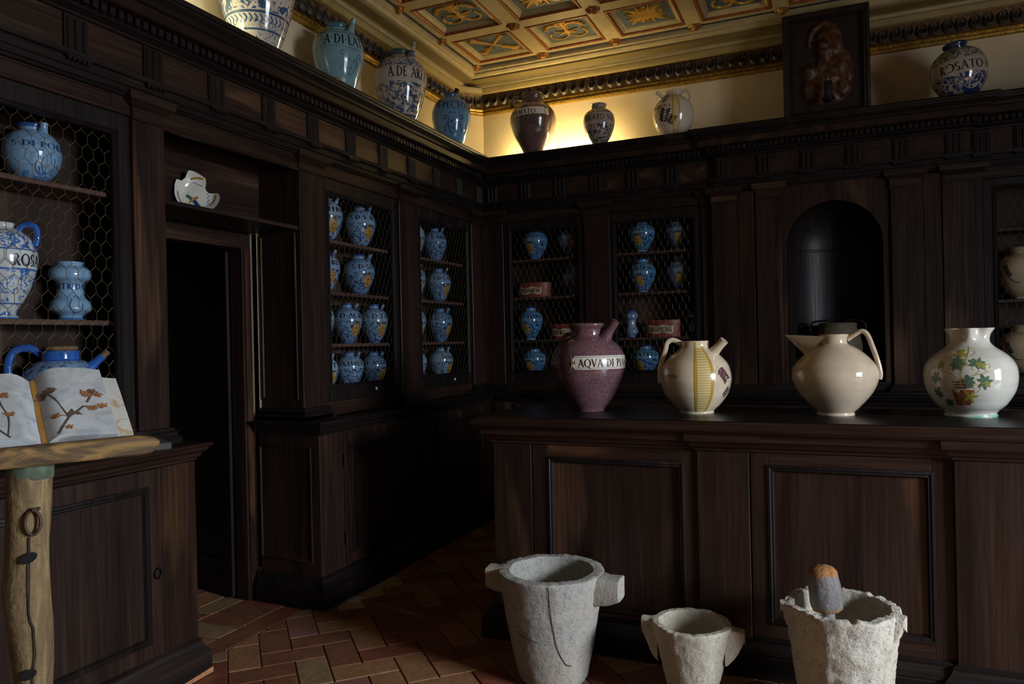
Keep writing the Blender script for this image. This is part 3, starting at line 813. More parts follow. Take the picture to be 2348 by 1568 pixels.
def trig(left, a, zoff=0, base=None):
    # block with three raised bars
    o = G(); w_, t = .105, .012
    def pb(g, a0, a1, n0, n1, z0, z1):
        if left: g.box(-2.81+n0, -2.81+n1, a0, a1, z0, z1)
        else: g.box(a0, a1, base-n1, base-n0, z0, z1)
    pb(o, a, a+w_, 0, t, 2.716, 2.862)
    r = o.build('triglyph', W_BLK, en, bevel=.001)
    for k in range(3):
        g = G(); b0 = a+.006+k*.0345; V = []
        lo, hi = 2.718, 2.846
        prof = [(0, t), (.006, t+.008), (.018, t+.008), (.024, t)]
        for z in (lo, hi):
            for q, n in prof:
                V.append((-2.81+n, b0+q, z) if left else (b0+q, base-n, z))
        g.add(V, [(0,1,5,4), (1,2,6,5), (2,3,7,6), (0,1,2,3), (4,5,6,7)]); g.build('bar', W_BLK, r)
    g = G(); pb(g, a-.004, a+w_+.004, .02, .034, 2.683, 2.693)
    for k in range(5): pb(g, a+.004+k*.0205, a+.016+k*.0205, .02, .031, 2.672, 2.683)
    g.build('guttae', W_BLK, r)
for k in range(-2, 11): trig(True, 2.026+.3755*k)
for k in range(6): trig(False, -2.755+.3125*k, base=5.89)
for k in range(5): trig(False, -.797+.303*k+(.0), base=5.845)
trig(False, .735, base=5.845); trig(False, .90, base=5.89); trig(False, 1.14, base=5.89); trig(False, 1.45, base=5.89)
o = G().box(-.013, .013, -.014, .014, 0, .034).build('dentil', W_BLK, bevel=.0015); dme = o.data; D.objects.remove(o)
dct = 0
def dentil(x, y, rz):
    global dct
    if not in_frame((x, y, 2.92), 60): return
    o = D.objects.new('dentil', dme); COL.objects.link(o); o.parent = en; o.location = Vector((x, y, 2.9025))-ORG[en.name]; o.rotation_euler = (0, 0, rz); dct += 1
y = 2.0
while y < 5.80: dentil(-2.81+.058, y, PI/2); y += .0405
x = -2.73
while x < 1.6:
    yb = 5.845 if -.85 < x < .91 else 5.89
    dentil(x, yb-.058, 0); x += .0378
box('spotlight_clip', (-2.652, -2.640, 3.60, 3.63, 3.058, 3.075), plain('metal_clip', '#8d8a84', .3, .8), en, .001)

# ---------------------------------------------------------------- counter
ct = thing('counter', (0, 3.75, 0), 'long dark wooden shop counter with panelled front carrying four large jars', 'counter')
CY = 3.445
box('carcass', (-1.607, 2.6, CY+.012, 4.05, .02, 1.06), W_CTR, ct)
CPATH = [(-1.607, 4.05), (-1.607, CY), (-.578, CY), (-.578, CY-.014), (-.352, CY-.014), (-.352, CY), (.437, CY), (.437, CY-.022), (1.0, CY-.022), (1.0, CY), (2.6, CY)]
CPATH2 = [(-1.607, 4.05), (-1.607, CY), (.437, CY), (.437, CY-.022), (1.0, CY-.022), (1.0, CY), (2.6, CY)]
G().sweep(CPATH2, [(0, 0.001), (.058, 0.001), (.058, .095), (.052, .101), (.055, .108), (.045, .118), (.03, .132), (.02, .148), (.022, .158), (.01, .164), (0, .168)]).build('plinth', W_BLKX, ct, smooth=30)
G().sweep(CPATH, [(0, .985), (.008, .988), (.010, 1.0), (.022, 1.006), (.03, 1.022), (.046, 1.034), (.05, 1.052), (.05, 1.068)]).build('cornice', W_CTRX, ct, smooth=30)
TPATH = [(-1.607, 4.11), (-1.607, CY), (2.6, CY)]
G().sweep(TPATH, [(.0, 1.066), (.06, 1.066), (.078, 1.071), (.088, 1.084), (.086, 1.098), (.076, 1.110), (.062, 1.117), (.060, 1.121), (.0, 1.121)]).build('top_edge', W_CTRX, ct, smooth=30)
box('worktop', (-1.660, 2.6, CY-.055, 4.11, 1.113, 1.125), W_TOP, ct, .002)
def cbox(nm, a0, a1, n0, n1, z0, z1, m=W_CTR): return box(nm, (a0, a1, CY-n1, CY-n0, z0, z1), m, ct, .002)
cbox('stile', -1.607, -1.398, -.02, .0, .16, .985); cbox('stile', -1.392, -1.304, -.02, .0, .16, .985)
cbox('rail', -1.304, -.645, -.02, 0, .92, .985, W_CTRX); cbox('rail', -1.304, -.645, -.02, 0, .16, .195, W_CTRX); cbox('stile', -.645, -.578, -.02, 0, .16, .985)
cbox('pilaster', -.578, -.352, -.02, .014, .16, .985)
cbox('stile', -.346, -.27, -.02, 0, .16, .985); cbox('rail', -.27, .362, -.02, 0, .925, .985, W_CTRX); cbox('rail', -.27, .362, -.02, 0, .16, .235, W_CTRX); cbox('stile', .362, .437, -.02, 0, .16, .985)
cbox('pilaster', .437, .80, -.02, .022, .16, .985); cbox('pilaster', .803, 1.0, -.02, .020, .16, .985); cbox('stile', 1.0, 2.6, -.02, 0, .16, .985)
class CW_(Wall):
    def __init__(s): s.k = 'B'
    def b(s, a0, a1, n0, n1, z0, z1): return (a0, a1, CY-n1, CY-n0, z0, z1)
    def O(s, n): return Vector((0, CY-n, 0))
    def pt(s, a, n, z): return Vector((a, CY-n, z))
CW = CW_()
for a0, a1, z0, z1 in ((-1.304, -.645, .195, .92), (-.27, .362, .235, .925)):
    p = box('panel', (a0, a1, CY+.011, CY+.02, z0, z1), W_CTR, ct, 0)
    panel_frame(G(), CW, a0, a1, z0, z1, 0, PMOULD).build('moulding', W_BLK, p, smooth=30)
# ---------------------------------------------------------------- lettering
THK, THN = .20, .085
def _st(x0, y0, x1, y1, t, n=3):
    dx, dy = x1-x0, y1-y0; l = math.hypot(dx, dy); px, py = -dy/l*t/2, dx/l*t/2; out = []
    for k in range(n):
        a, b = k/n, (k+1)/n
        out.append([(x0+dx*a+px, y0+dy*a+py), (x0+dx*a-px, y0+dy*a-py), (x0+dx*b-px, y0+dy*b-py), (x0+dx*b+px, y0+dy*b+py)])
    return out
def _arc(cx, cy, rx, ry, a0, a1, n=12):
    out = []
    def q(a, s):
        t = THN+(THK-THN)*abs(math.cos(a)); return (cx+(rx+s*t/2)*math.cos(a), cy+(ry+s*THN/2)*math.sin(a))
    for k in range(n):
        a, b = R_(a0+(a1-a0)*k/n), R_(a0+(a1-a0)*(k+1)/n)
        out.append([q(a, 1), q(a, -1), q(b, -1), q(b, 1)])
    return out
def _v(x, t=THK, y0=0, y1=1, s=.15):
    return _st(x, y0, x, y1, t)+_st(x-s, y0+.03, x+s, y0+.03, .06, 1)+_st(x-s, y1-.03, x+s, y1-.03, .06, 1)
def _h(y, x0, x1, t=THN): return _st(x0, y, x1, y, t, 2)
def _sr(x, y): return _st(x-.13, y, x+.13, y, .06, 1)
GLY = {
 'A': (.86, _st(.06, 0, .42, 1, THN)+_st(.40, 1, .80, 0, THK)+_h(.36, .2, .64)+_sr(.08, .03)+_sr(.80, .03)),
 'B': (.66, _v(.17)+_arc(.2, .75, .3, .23, -90, 90)+_arc(.2, .27, .36, .25, -90, 90)),
 'C': (.86, _arc(.48, .5, .42, .48, 48, 312, 16)+_st(.78, .98, .78, .72, .06, 1)),
 'D': (.88, _v(.17)+_arc(.24, .5, .54, .48, -90, 90, 14)),
 'E': (.66, _v(.17)+_h(.97, .17, .58)+_h(.52, .17, .48)+_h(.03, .17, .6)+_st(.58, .97, .58, .8, .06, 1)+_st(.6, .03, .6, .22, .06, 1)),
 'F': (.60, _v(.17)+_h(.97, .17, .56)+_h(.52, .17, .46)+_st(.56, .97, .56, .8, .06, 1)),
 'G': (.92, _arc(.48, .5, .42, .48, 48, 300, 16)+_v(.78, THK, 0.05, .45, .12)),
 'H': (.92, _v(.17)+_v(.75)+_h(.5, .17, .75)), 'I': (.36, _v(.18)),
 'L': (.62, _v(.17)+_h(.03, .17, .58)+_st(.58, .03, .58, .25, .06, 1)),
 'M': (1.06, _st(.1, 0, .16, 1, THN)+_st(.16, 1, .52, .06, THK)+_st(.52, .06, .88, 1, THN)+_v(.9)+_sr(.1, .03)),
 'N': (.92, _st(.14, 0, .14, 1, THN)+_st(.12, 1, .76, 0, THK, 4)+_st(.76, 0, .76, 1, THN)+_sr(.14, .03)+_sr(.76, .97)),
 'O': (1.0, _arc(.5, .5, .43, .48, 0, 360, 20)),
 'P': (.64, _v(.17)+_arc(.2, .73, .34, .25, -90, 90)),
 'Q': (1.0, _arc(.5, .5, .43, .48, 0, 360, 20)+_st(.5, .06, .98, -.2, .1)),
 'R': (.74, _v(.17)+_arc(.2, .74, .32, .24, -90, 90)+_st(.3, .5, .68, 0, THK)+_sr(.7, .03)),
 'S': (.60, _arc(.3, .74, .2, .24, 30, 250, 10)+_arc(.3, .25, .22, .23, 90, -140, 10)),
 'T': (.80, _v(.4)+_h(.97, .05, .75)+_st(.05, .97, .05, .8, .06, 1)+_st(.75, .97, .75, .8, .06, 1)),
 'V': (.84, _st(.08, 1, .44, 0, THK)+_st(.42, 0, .78, 1, THN)+_sr(.08, .97)+_sr(.78, .97)),
 'X': (.84, _st(.08, 1, .76, 0, THK, 4)+_st(.08, 0, .76, 1, THN, 4)+_sr(.08, .97)+_sr(.76, .03)),
 'Z': (.72, _h(.97, .06, .66)+_st(.64, 1, .08, 0, THK, 4)+_h(.03, .06, .68)),
 '·': (.34, [[(.09, .5), (.17, .4), (.25, .5), (.17, .6)]]), ' ': (.45, []), '.': (.3, [[(.08, .02), (.16, -.04), (.24, .04), (.16, .12)]]),
}
def letter_polys(text, h):
    x = 0; out = []
    for ch in text:
        w_, qs = GLY[ch]
        for q in qs: out.append([(x+a*h, b*h) for a, b in q])
        x += (w_+.10)*h
    return out, x
def circle_poly(cx, cy, rx, ry=None, n=16, rot=0):
    ry = ry or rx; c, s_ = math.cos(rot), math.sin(rot)
    return [(cx+rx*math.cos(2*PI*k/n)*c-ry*math.sin(2*PI*k/n)*s_, cy+rx*math.cos(2*PI*k/n)*s_+ry*math.sin(2*PI*k/n)*c) for k in range(n)]
def leaf_poly(x, y, a, l, w_, n=5):
    d = (math.cos(a), math.sin(a)); e = (-d[1], d[0]); out = []
    for k in range(n+1): t = k/n; s_ = w_*math.sin(PI*t)**.8; out.append((x+d[0]*l*t+e[0]*s_, y+d[1]*l*t+e[1]*s_))
    for k in range(n-1, 0, -1): t = k/n; s_ = w_*math.sin(PI*t)**.8; out.append((x+d[0]*l*t-e[0]*s_, y+d[1]*l*t-e[1]*s_))
    return out
def line_polys(pts, w_):
    out = []
    for k in range(len(pts)-1):
        (x0, y0), (x1, y1) = pts[k], pts[k+1]; l = math.hypot(x1-x0, y1-y0) or 1e-6
        px, py = -(y1-y0)/l*w_/2, (x1-x0)/l*w_/2
        out.append([(x0+px, y0+py), (x0-px, y0-py), (x1-px, y1-py), (x1+px, y1+py)])
    return out
def curve2(pts, n=5): return [(q.x, q.y) for q in catmull([Vector((a, b, 0)) for a, b in pts], n)]

# ---------------------------------------------------------------- jars
class Jar:
    def __init__(s, name, label, cat, pos, R, H, prof, mat, group=None, tilt=0, seg=48, lip=.012):
        s.R, s.H, s.pos = R, H, Vector(pos)
        s.root = thing(name, pos, label, cat, group)
        P = catmull([(r*R, z*H, 0) for r, z in prof], 5); s.out = [(q.x, q.y) for q in P]
        s.va = math.atan2(CAM.y-pos[1], CAM.x-pos[0])
        inner = [(max(r-lip, .004), z-.003) for r, z in s.out if z > H*.7][::-1]
        full = [(0, .001)]+s.out+inner+[(0, inner[-1][1])]
        s.body = G().lathe(full, seg, O=pos, fn=s.shape if hasattr(s, 'shape') else None).build('body', mat, s.root, smooth=60)
        if tilt: s.root.rotation_euler = tilt
    def r(s, z):
        o = s.out
        if z <= o[0][1]: return o[0][0]
        for (r0, z0), (r1, z1) in zip(o, o[1:]):
            if z0 <= z <= z1 and z1 > z0: return r0+(r1-r0)*(z-z0)/(z1-z0)
        return o[-1][0]
    def pt(s, th, z, off=.0012, r=None):
        a = s.va+th; q = (s.r(z) if r is None else r)+off
        return s.pos+Vector((math.cos(a)*q, math.sin(a)*q, z))
    def decal(s, nm, polys, th0, z0, mat, off=.0012, parent=None, rref=None):
        g = G(); rr = rref or s.r(z0)
        for p in polys:
            n = len(p)
            if n < 7: g.add([s.pt(th0+x/rr, z0+y, off) for x, y in p], [tuple(range(n))]); continue
            cx, cy = sum(q[0] for q in p)/n, sum(q[1] for q in p)/n
            V = [s.pt(th0+cx/rr, z0+cy, off)]
            for f in (.5, 1.0): V += [s.pt(th0+(cx+(x-cx)*f)/rr, z0+cy+(y-cy)*f, off) for x, y in p]
            g.add(V, [(0, 1+k, 1+(k+1) % n) for k in range(n)]+[(1+k, 1+n+k, 1+n+(k+1) % n, 1+(k+1) % n) for k in range(n)])
        return g.build(nm, mat, parent or s.body)
    def text(s, txt, s0, s1, zc, h, mat, off=.0014, nm='lettering', parent=None):
        # from screen share s0 to s1 across the jar's width as the viewer sees it
        z0 = zc*s.H-h/2; rr = s.r(zc*s.H)
        polys, w_ = letter_polys(txt, h)
        t0, t1 = math.asin(max(-1, min(1, s0))), math.asin(max(-1, min(1, s1)))
        k = (t1-t0)*rr/w_
        polys = [[(x*k, y) for x, y in p] for p in polys]
        return s.decal(nm, polys, t0, z0, mat, off, parent, rr)
    def band(s, nm, s0, s1, z0, z1, mat, off=.0009, n=24, skew=0):
        t0, t1 = math.asin(s0), math.asin(s1); g = G(); m = max(2, int(60*(z1-z0)))
        V = [s.pt(t0+(t1-t0)*i/n, (z0+(z1-z0)*k/m)*s.H+skew*i/n, off) for i in range(n+1) for k in range(m+1)]
        g.add(V, [(i*(m+1)+k, (i+1)*(m+1)+k, (i+1)*(m+1)+k+1, i*(m+1)+k+1) for i in range(n) for k in range(m)])
        return g.build(nm, mat, s.body, smooth=60)
    def spout(s, th, z, length, r0, r1, up=.9, mat=None, bend=0):
        a = s.va+th; d = Vector((math.cos(a), math.sin(a), 0)); rr = s.r(z*s.H)
        p0 = s.pos+d*(rr*.86)+AZ*z*s.H; dirv = (d*math.cos(up)+AZ*math.sin(up))
        pts = [p0+dirv*length*t+d*bend*t*t for t in (0, .3, .6, 1)]
        g = G().tube(pts, [r0*1.15, (r0+r1)/2, r1*1.02, r1*1.05], 14)
        return g.build('spout', mat, s.root, smooth=50)
    def handle(s, th, pts, rad, mat, flat=.55):
        # pts: (radial distance, height) pairs as shares of R and H
        a = s.va+th; d = Vector((math.cos(a), math.sin(a), 0))
        P = catmull([s.pos+d*r*s.R+AZ*z*s.H for r, z in pts], 5)
        return G().tube(P, rad, 10, flat=flat, ref=(-d.y, d.x, 0)).build('handle', mat, s.root, smooth=60)

DRUG = [(.43, 0), (.45, .02), (.43, .05), (.62, .15), (.86, .33), (.98, .49), (1.0, .58), (.96, .69), (.82, .79), (.60, .865), (.45, .895), (.41, .93), (.46, .98), (.43, 1.0)]
GLOBE = [(.40, 0), (.42, .02), (.44, .05), (.68, .14), (.90, .30), (1.0, .48), (.98, .62), (.84, .76), (.62, .845), (.48, .87), (.45, .90), (.46, .96), (.52, .985), (.49, 1.0)]
ALB = [(.60, 0), (.64, .03), (.56, .06), (.66, .10), (.95, .17), (.98, .23), (.90, .32), (.70, .40), (.64, .48), (.63, .58), (.68, .655), (.94, .72), (1.0, .79), (.94, .87), (.74, .92), (.60, .935), (.62, .97), (.68, 1.0)]
M_DRUG = [ceramic('blue_drug_jar_%d' % k, c, [(0.05, .56, d, s_, th), (.775, .88, d, s_*1.4, .55), (0, .05, '#2d4f86', 0, 0), (.955, 1.0, '#25477c', 0, 0)])
          for k, (c, d, s_, th) in enumerate([('#748fa8', '#22355c', 42, .50), ('#6a88a5', '#203258', 48, .49), ('#7d95a8', '#26395e', 38, .51)])]
M_DRUGF = [ceramic('deep_blue_drug_jar', '#57809f', [(0.05, .56, '#1a3160', 42, .49), (.775, .88, '#1a3160', 60, .55), (.955, 1, '#1c4077', 0, 0)]), ceramic('grey_blue_drug_jar', '#66788a', [(0.05, .56, '#27344c', 42, .53)])]
SHIELD_D = plain('shield_stroke', '#4a3a1c', .3)
def shield(j, sx, z, h):
    t0 = math.asin(sx); rr = j.r(z*j.H); o = j.decal('shield', [circle_poly(0, 0, h*.36, h*.5, 14, .25)], t0, z*j.H, OCHRE, .0011, None, rr)
    st = []
    for k in range(3): st += line_polys([(-h*.18+k*h*.12, -h*.22), (-h*.04+k*h*.12, h*.2)], h*.05)
    j.decal('shield_stripes', st, t0, z*j.H, SHIELD_D, .0018, o, rr)
    j.decal('plume', [leaf_poly(-h*.3, h*.55, .15, h*.6, h*.09)], t0, z*j.H, SHIELD_D, .0014, o, rr)
def drug(name, label, pos, R, H, txt, s0, s1, k=0, sp=50, sh=.62, prof=None, th=.031, zc=.69, handle=True, group='spouted drug jars behind wire', mats=None):
    m = (mats or M_DRUG)[k % len(mats or M_DRUG)]
    j = Jar(name, label, 'jar', pos, R, H, prof or DRUG, m, group, seg=40)
    if sp is not None: j.spout(R_(sp), .81, R*.56, R*.15, R*.11, 1.1, m)
    if handle and sp is not None: j.handle(R_(sp-180), [(.62, .86), (.95, .90), (1.18, .82), (1.15, .68), (.96, .60)], R*.11, m)
    if txt: j.text(txt, s0, s1, zc, th, INK)
    if sh is not None: shield(j, sh, .33, .085)
    return j
S1, S2, S3, S4 = 2.17, 1.84, 1.51, 1.20
XS = -3.0
NAME = 'drug_jar'
# left wall, first door
drug(NAME, 'blue drug jar lettered HIB, cut off by the pilaster on the top shelf', (XS, 3.952, S1), .102, .295, 'HIBI', -.25, .97, 2, 55, .45, th=.03)
drug(NAME, 'blue drug jar lettered S·D·V·R, right of its pair on the top shelf', (XS, 4.321, S1), .108, .29, 'S·D·V·RO', -.62, .98, 0, 52, .66)
drug(NAME, 'blue drug jar lettered LEBE, cut off by the pilaster on the second shelf', (XS, 3.918, S2), .100, .275, 'LEBE', -.2, .9, 0, 52, .45)
drug(NAME, 'blue drug jar lettered S·D·SPI with looped handle on the second shelf', (XS, 4.297, S2), .110, .28, 'S·D·SPI', -.45, .95, 1, 55, .62)
drug(NAME, 'blue drug jar lettered HI, mostly hidden by the pilaster on the third shelf', (XS, 3.853, S3), .095, .275, 'ACHI', -.4, .9, 2, 40, .6)
drug(NAME, 'blue drug jar lettered S·D·AGR on the third shelf', (XS, 4.154, S3), .097, .27, 'S·D·AGR', -.85, .95, 1, 48, .66)
drug(NAME, 'blue drug jar lettered S·D·T, rightmost on the third shelf', (XS, 4.471, S3), .097, .275, 'S·D·TA', -.6, .95, 0, 48, .66)
drug(NAME, 'blue drug jar lettered ET, cut off by the pilaster on the bottom shelf', (XS, 3.891, S4), .090, .25, 'SET', -.2, .9, 2, 45, .6, th=.028)
drug(NAME, 'blue drug jar lettered OXIMEL on the bottom shelf', (XS, 4.168, S4), .093, .255, 'OXIMEL', -.9, .95, 0, 50, None, th=.03)
drug(NAME, 'blue drug jar lettered D·ASSE, rightmost on the bottom shelf', (XS, 4.454, S4), .090, .25, 'D·ASSE', -.75, .95, 1, 50, .8, th=.028)
# left wall, second door
G2 = 'half hidden drug jars behind the second wire door'
drug(NAME, 'half hidden blue drug jar beside the S·MIR jar on the top shelf', (XS, 5.034, S1), .092, .29, None, 0, 0, 2, 35, .55)
j = drug(NAME, 'blue drug jar lettered S·MIR with chipped rim on the top shelf near the corner', (XS, 5.382, S1), .098, .28, 'S·MIR', -.35, .95, 1, 50, None)
drug(NAME, 'half hidden blue drug jar beside the S·D·CAR jar on the second shelf', (XS, 5.034, S2), .092, .285, 'RE', .5, .9, 0, 40, .55)
drug(NAME, 'blue drug jar lettered S·D·CAR on the second shelf near the corner', (XS, 5.433, S2), .103, .28, 'S·D·CAR', -.45, .95, 0, 50, .75)
drug(NAME, 'half hidden blue drug jar beside the S·D·STIC jar on the third shelf', (XS, 5.020, S3), .096, .285, 'CO', .5, .95, 2, 40, .6)
drug(NAME, 'blue drug jar lettered S·D·STIC on the third shelf near the corner', (XS, 5.441, S3), .103, .28, 'S·D·STIC', -.75, .95, 1, 50, .8)
drug(NAME, 'half hidden blue drug jar beside the DIAN jar on the bottom shelf', (XS, 5.020, S4), .096, .265, None, 0, 0, 0, 40, None)
drug(NAME, 'blue drug jar lettered DIAN on the bottom shelf near the corner', (XS, 5.442, S4), .104, .265, 'DIAN', .1, .95, 2, 45, .8)
# back wall
YS = 6.07
def bjar(lab, x, z, R, H, txt, s0, s1, k=0, sh=-.45, y=YS, prof=GLOBE, far=0):
    return drug('drug_jar', lab, (x, y, z), R, H, txt, s0, s1, far, None, sh, prof, .031, .70, False, 'round drug jars on the back wall', M_DRUGF)
BV = [(.42, 0), (.44, .02), (.40, .06), (.52, .12), (.78, .28), (.95, .46), (1.0, .60), (.93, .74), (.72, .83), (.50, .87), (.46, .90), (.46, .96), (.51, .985), (.48, 1.0)]
bjar('deep blue jar lettered TOSO·CON, top shelf left on the back wall', -2.383, 2.21, .113, .28, 'TOSO·CON', -.75, .95, prof=BV)
bjar('dim grey blue jar lettered BER, top shelf left in the shade', -2.069, 2.21, .110, .29, 'BER', -.5, .5, sh=0, y=6.12, prof=BV, far=1)
bjar('dim grey blue jar lettered PAPAV, behind the pilaster right of the CARDAMOM box', -2.044, 1.88, .110, .275, 'PAPAV', -.8, .6, sh=None, y=6.12, prof=BV, far=1)
bjar('deep blue jar lettered PITTIMO above the bottom shelf', -2.441, 1.51, .110, .29, 'PITTIMO', -.9, .85, prof=BV)
bjar('deep blue jar lettered OLISCO on the bottom shelf', -2.416, 1.20, .108, .235, 'OLISCOA', -.8, .8, prof=BV)
bjar('blue jar lettered ORZE·D·C on the top shelf', -1.435, 2.215, .112, .26, 'ORZE·D·C', -.75, .95, sh=-.3, prof=BV)
bjar('dim grey blue jar lettered ROSMA on the top shelf', -1.142, 2.215, .104, .275, 'ROSMA', -.75, .7, sh=0, y=6.12, prof=BV, far=1)
bjar('blue jar lettered CCHARACO on the second shelf', -1.435, 1.88, .113, .28, 'CCHARACO', -.9, .95, sh=-.2, prof=BV)
bjar('dim grey blue jar lettered VIOLE on the second shelf', -1.135, 1.88, .107, .285, 'VIOLE', -.6, .85, sh=0, y=6.12, prof=BV, far=1)
bjar('deep blue jar lettered MATRISE, partly hidden by the counter jars', -1.424, 1.20, .112, .245, 'MATRISE', -.85, .9, prof=BV)
M_ALB = ceramic('patterned_albarello', '#7f98ac', [(.06, .36, '#28467c', 60, .5), (.68, .92, '#28467c', 60, .5), (0, .05, '#2a4a80', 0, 0), (.94, 1, '#2a4a80', 0, 0)])
Jar('albarello', 'small blue waisted jar left of the red oval box with the long label', 'jar', (-1.535, YS, 1.51), .056, .225, ALB, M_ALB, 'small waisted jars')
Jar('albarello', 'small dim waisted jar in the shade right of the red oval box', 'jar', (-1.032, 6.13, 1.51), .050, .20, ALB, M_DRUGF[1], 'small waisted jars')
# red oval boxes with scroll labels
REDBOX = plain('red_lacquer', '#7a3226', .5, noise_amt=.35, nscale=25); SCROLL = plain('scroll_label', '#b3a07f', .6, noise_amt=.15)
def oval_box(lab, x, z, a, h, txt):
    r = thing('oval_box', (x, YS, z), lab, 'box', 'red oval wooden boxes'); b_ = .62*.11/.11
    def fn(q, t): return Vector((q.x, q.y*.58, q.z))
    o = (x, YS, z)
    bd_ = G().lathe([(0, 0), (a*.985, 0), (a, .004), (a, h*.93)], 40, O=o, fn=fn).build('body', REDBOX, r, smooth=40)
    G().lathe([(a*1.0, h*.80), (a*1.02, h*.80), (a*1.022, h*.99), (a*1.0, h), (0, h)], 40, O=o, fn=fn).build('lid', REDBOX, r, smooth=40)
    def P(u, v, off):  # u along the front, v up
        t = u/a; return Vector((x+a*math.sin(t)*1.0, YS-(a*math.cos(t)*.58+off), z+v))
    g = G(); n = 16; V = []
    for k in range(n+1):
        u = -a*.82+1.5*a*k/n; wv = .006*math.sin(k*.8)
        V += [P(u, h*.22+wv, .003), P(u, h*.68+wv, .003)]
    lb = g.add(V, [(2*k, 2*k+2, 2*k+3, 2*k+1) for k in range(n)]).build('scroll', SCROLL, bd_)
    polys, w_ = letter_polys(txt, h*.30); s_ = 1.3*a/w_; g = G()
    for p in polys: g.add([P(-a*.72+q[0]*s_, h*.30+q[1], .0045) for q in p], [tuple(range(len(p)))])
    g.build('lettering', INKBR, lb)
oval_box('red oval wooden box with scroll label CARDAMOM on the back wall', -2.40, 1.88, .158, .128, 'CARDAMOM')
oval_box('red oval wooden box lettered MIRCA behind the purple jar', -2.108, 1.51, .145, .13, 'MIRCA')
oval_box('red oval wooden box with long scroll label beside the small waisted jar', -1.269, 1.51, .155, .138, 'RAD·DI·PEONIA')

# near cabinet
M_PB = ceramic('plain_blue_glaze', '#7c9dba', [(0, .16, '#4a74a8', 10, .5), (.935, 1.0, '#2c5088', 0, 0)], rings=60)
M_PB2 = ceramic('plain_blue_glaze_b', '#7fa2bf', [(.0, .05, '#3f6aa0', 0, 0)])
GLN = [(.44, 0), (.46, .03), (.62, .10), (.86, .25), (.98, .42), (1.0, .54), (.92, .70), (.74, .82), (.54, .875), (.45, .895), (.44, .92), (.50, .965), (.505, 1.0), (.48, 1.0)]
j = Jar('syrup_jar', 'round pale blue syrup jar lettered S·DI·PORI behind the near wire door', 'jar', (-3.0, 2.02, 2.19), .108, .238, GLN, M_PB)
j.spout(R_(38), .845, .042, .018, .015, 1.35, M_PB); j.text('S·DI·PORII', -.63, .99, .60, .023, INKB)
arms = line_polys(curve2([(-.02, .02), (-.028, -.005), (-.02, -.03), (0, -.042), (.02, -.03), (.028, -.005), (.02, .02)]), .0025)+line_polys(curve2([(-.045, .0), (-.05, -.03), (-.03, -.045), (-.035, -.02)]), .003)+line_polys(curve2([(.045, .0), (.05, -.03), (.03, -.045), (.035, -.02)]), .003)
j.decal('coat_of_arms', arms, R_(35), .075, INKB, .0014)
M_URN = ceramic('white_blue_urn', '#c3c6c4', [(.03, .16, '#3d67a5', 30, .5), (.17, .50, '#3d6db2', 30, .52), (.72, .92, '#3d6db2', 34, .50), (.495, .515, '#3a66a8', 0, 0), (.70, .715, '#3a66a8', 0, 0), (.15, .165, '#3a66a8', 0, 0), (0, .02, '#3a66a8', 0, 0)])
BLUEH = ceramic('cobalt_handle', '#2f5fae')
URN = [(.42, 0), (.44, .02), (.36, .05), (.40, .10), (.62, .22), (.84, .38), (.97, .54), (1.0, .66), (.94, .76), (.76, .86), (.50, .925), (.36, .945), (.33, .965), (.36, .99), (.34, 1.0)]
j = Jar('urn', 'white urn with blue foliage lettered ROS, cut by the left edge', 'jar', (-2.99, 1.885, 1.63), .121, .38, URN, M_URN)
j.handle(R_(70), [(.45, .90), (.62, .98), (.95, .965), (1.02, .86), (.96, .76)], .012, BLUEH, .8); j.text('ROSA', .28, .97, .60, .045, INK)
j = Jar('albarello', 'pale blue waisted jar lettered ITRID behind the near wire door', 'jar', (-3.0, 2.172, 1.63), .082, .25, ALB, M_PB2)
j.text('MITRIDA', -.98, .96, .58, .026, INKB); j.decal('coat_of_arms', line_polys(curve2([(-.02, .03), (-.03, 0), (-.01, -.03), (.015, -.02), (.02, .01)]), .003)+line_polys(curve2([(-.01, .035), (.0, .045), (.012, .035)]), .003), R_(20), .06, INKB)
M_POT = ceramic('blue_on_blue_pot', '#7590b4', [(.0, .80, '#2b4d92', 26, .50), (.86, 1.0, '#2f60b0', 0, 0)])
POT = [(.50, 0), (.55, .04), (.80, .16), (.97, .36), (1.0, .50), (.90, .66), (.68, .79), (.50, .835), (.46, .85), (.46, .93), (.48, .955), (.46, .96)]
j = Jar('spouted_pot', 'blue spouted pot with corked neck and arched handle behind the open book', 'pot', (-2.975, 2.105, 1.20), .155, .315, POT, M_POT)
j.handle(R_(-95), [(.42, .90), (.70, 1.0), (1.08, .95), (1.2, .70), (1.02, .45)], .016, BLUEH, .8); j.spout(R_(70), .72, .075, .022, .017, .75, BLUEH)
CORK = plain('cork', '#7a5e44', .9, noise_amt=.3, nscale=60)
G().lathe([(0, .303), (.06, .303), (.066, .309), (.066, .318), (.058, .322), (0, .322)], 24, O=j.pos).build('cork', CORK, j.root, smooth=40)
a_ = j.va+R_(70); d_ = Vector((math.cos(a_), math.sin(a_), 0)); q0 = j.pos+d_*(j.r(.72*.315)*.86)+AZ*.72*.315+(d_*math.cos(.75)+AZ*math.sin(.75))*.07
G().tube([q0, q0+(d_*math.cos(.75)+AZ*math.sin(.75))*.03], .014, 10).build('cork_stopper', CORK, j.root, smooth=40)
j.decal('scroll_painting', line_polys(curve2([(-.06, .05), (-.02, .07), (.02, .05), (.02, .01), (-.02, .005), (-.025, .035), (0, .04)]), .010), R_(4), .16, plain('pale_blue_glaze', '#9db4cc', .25))

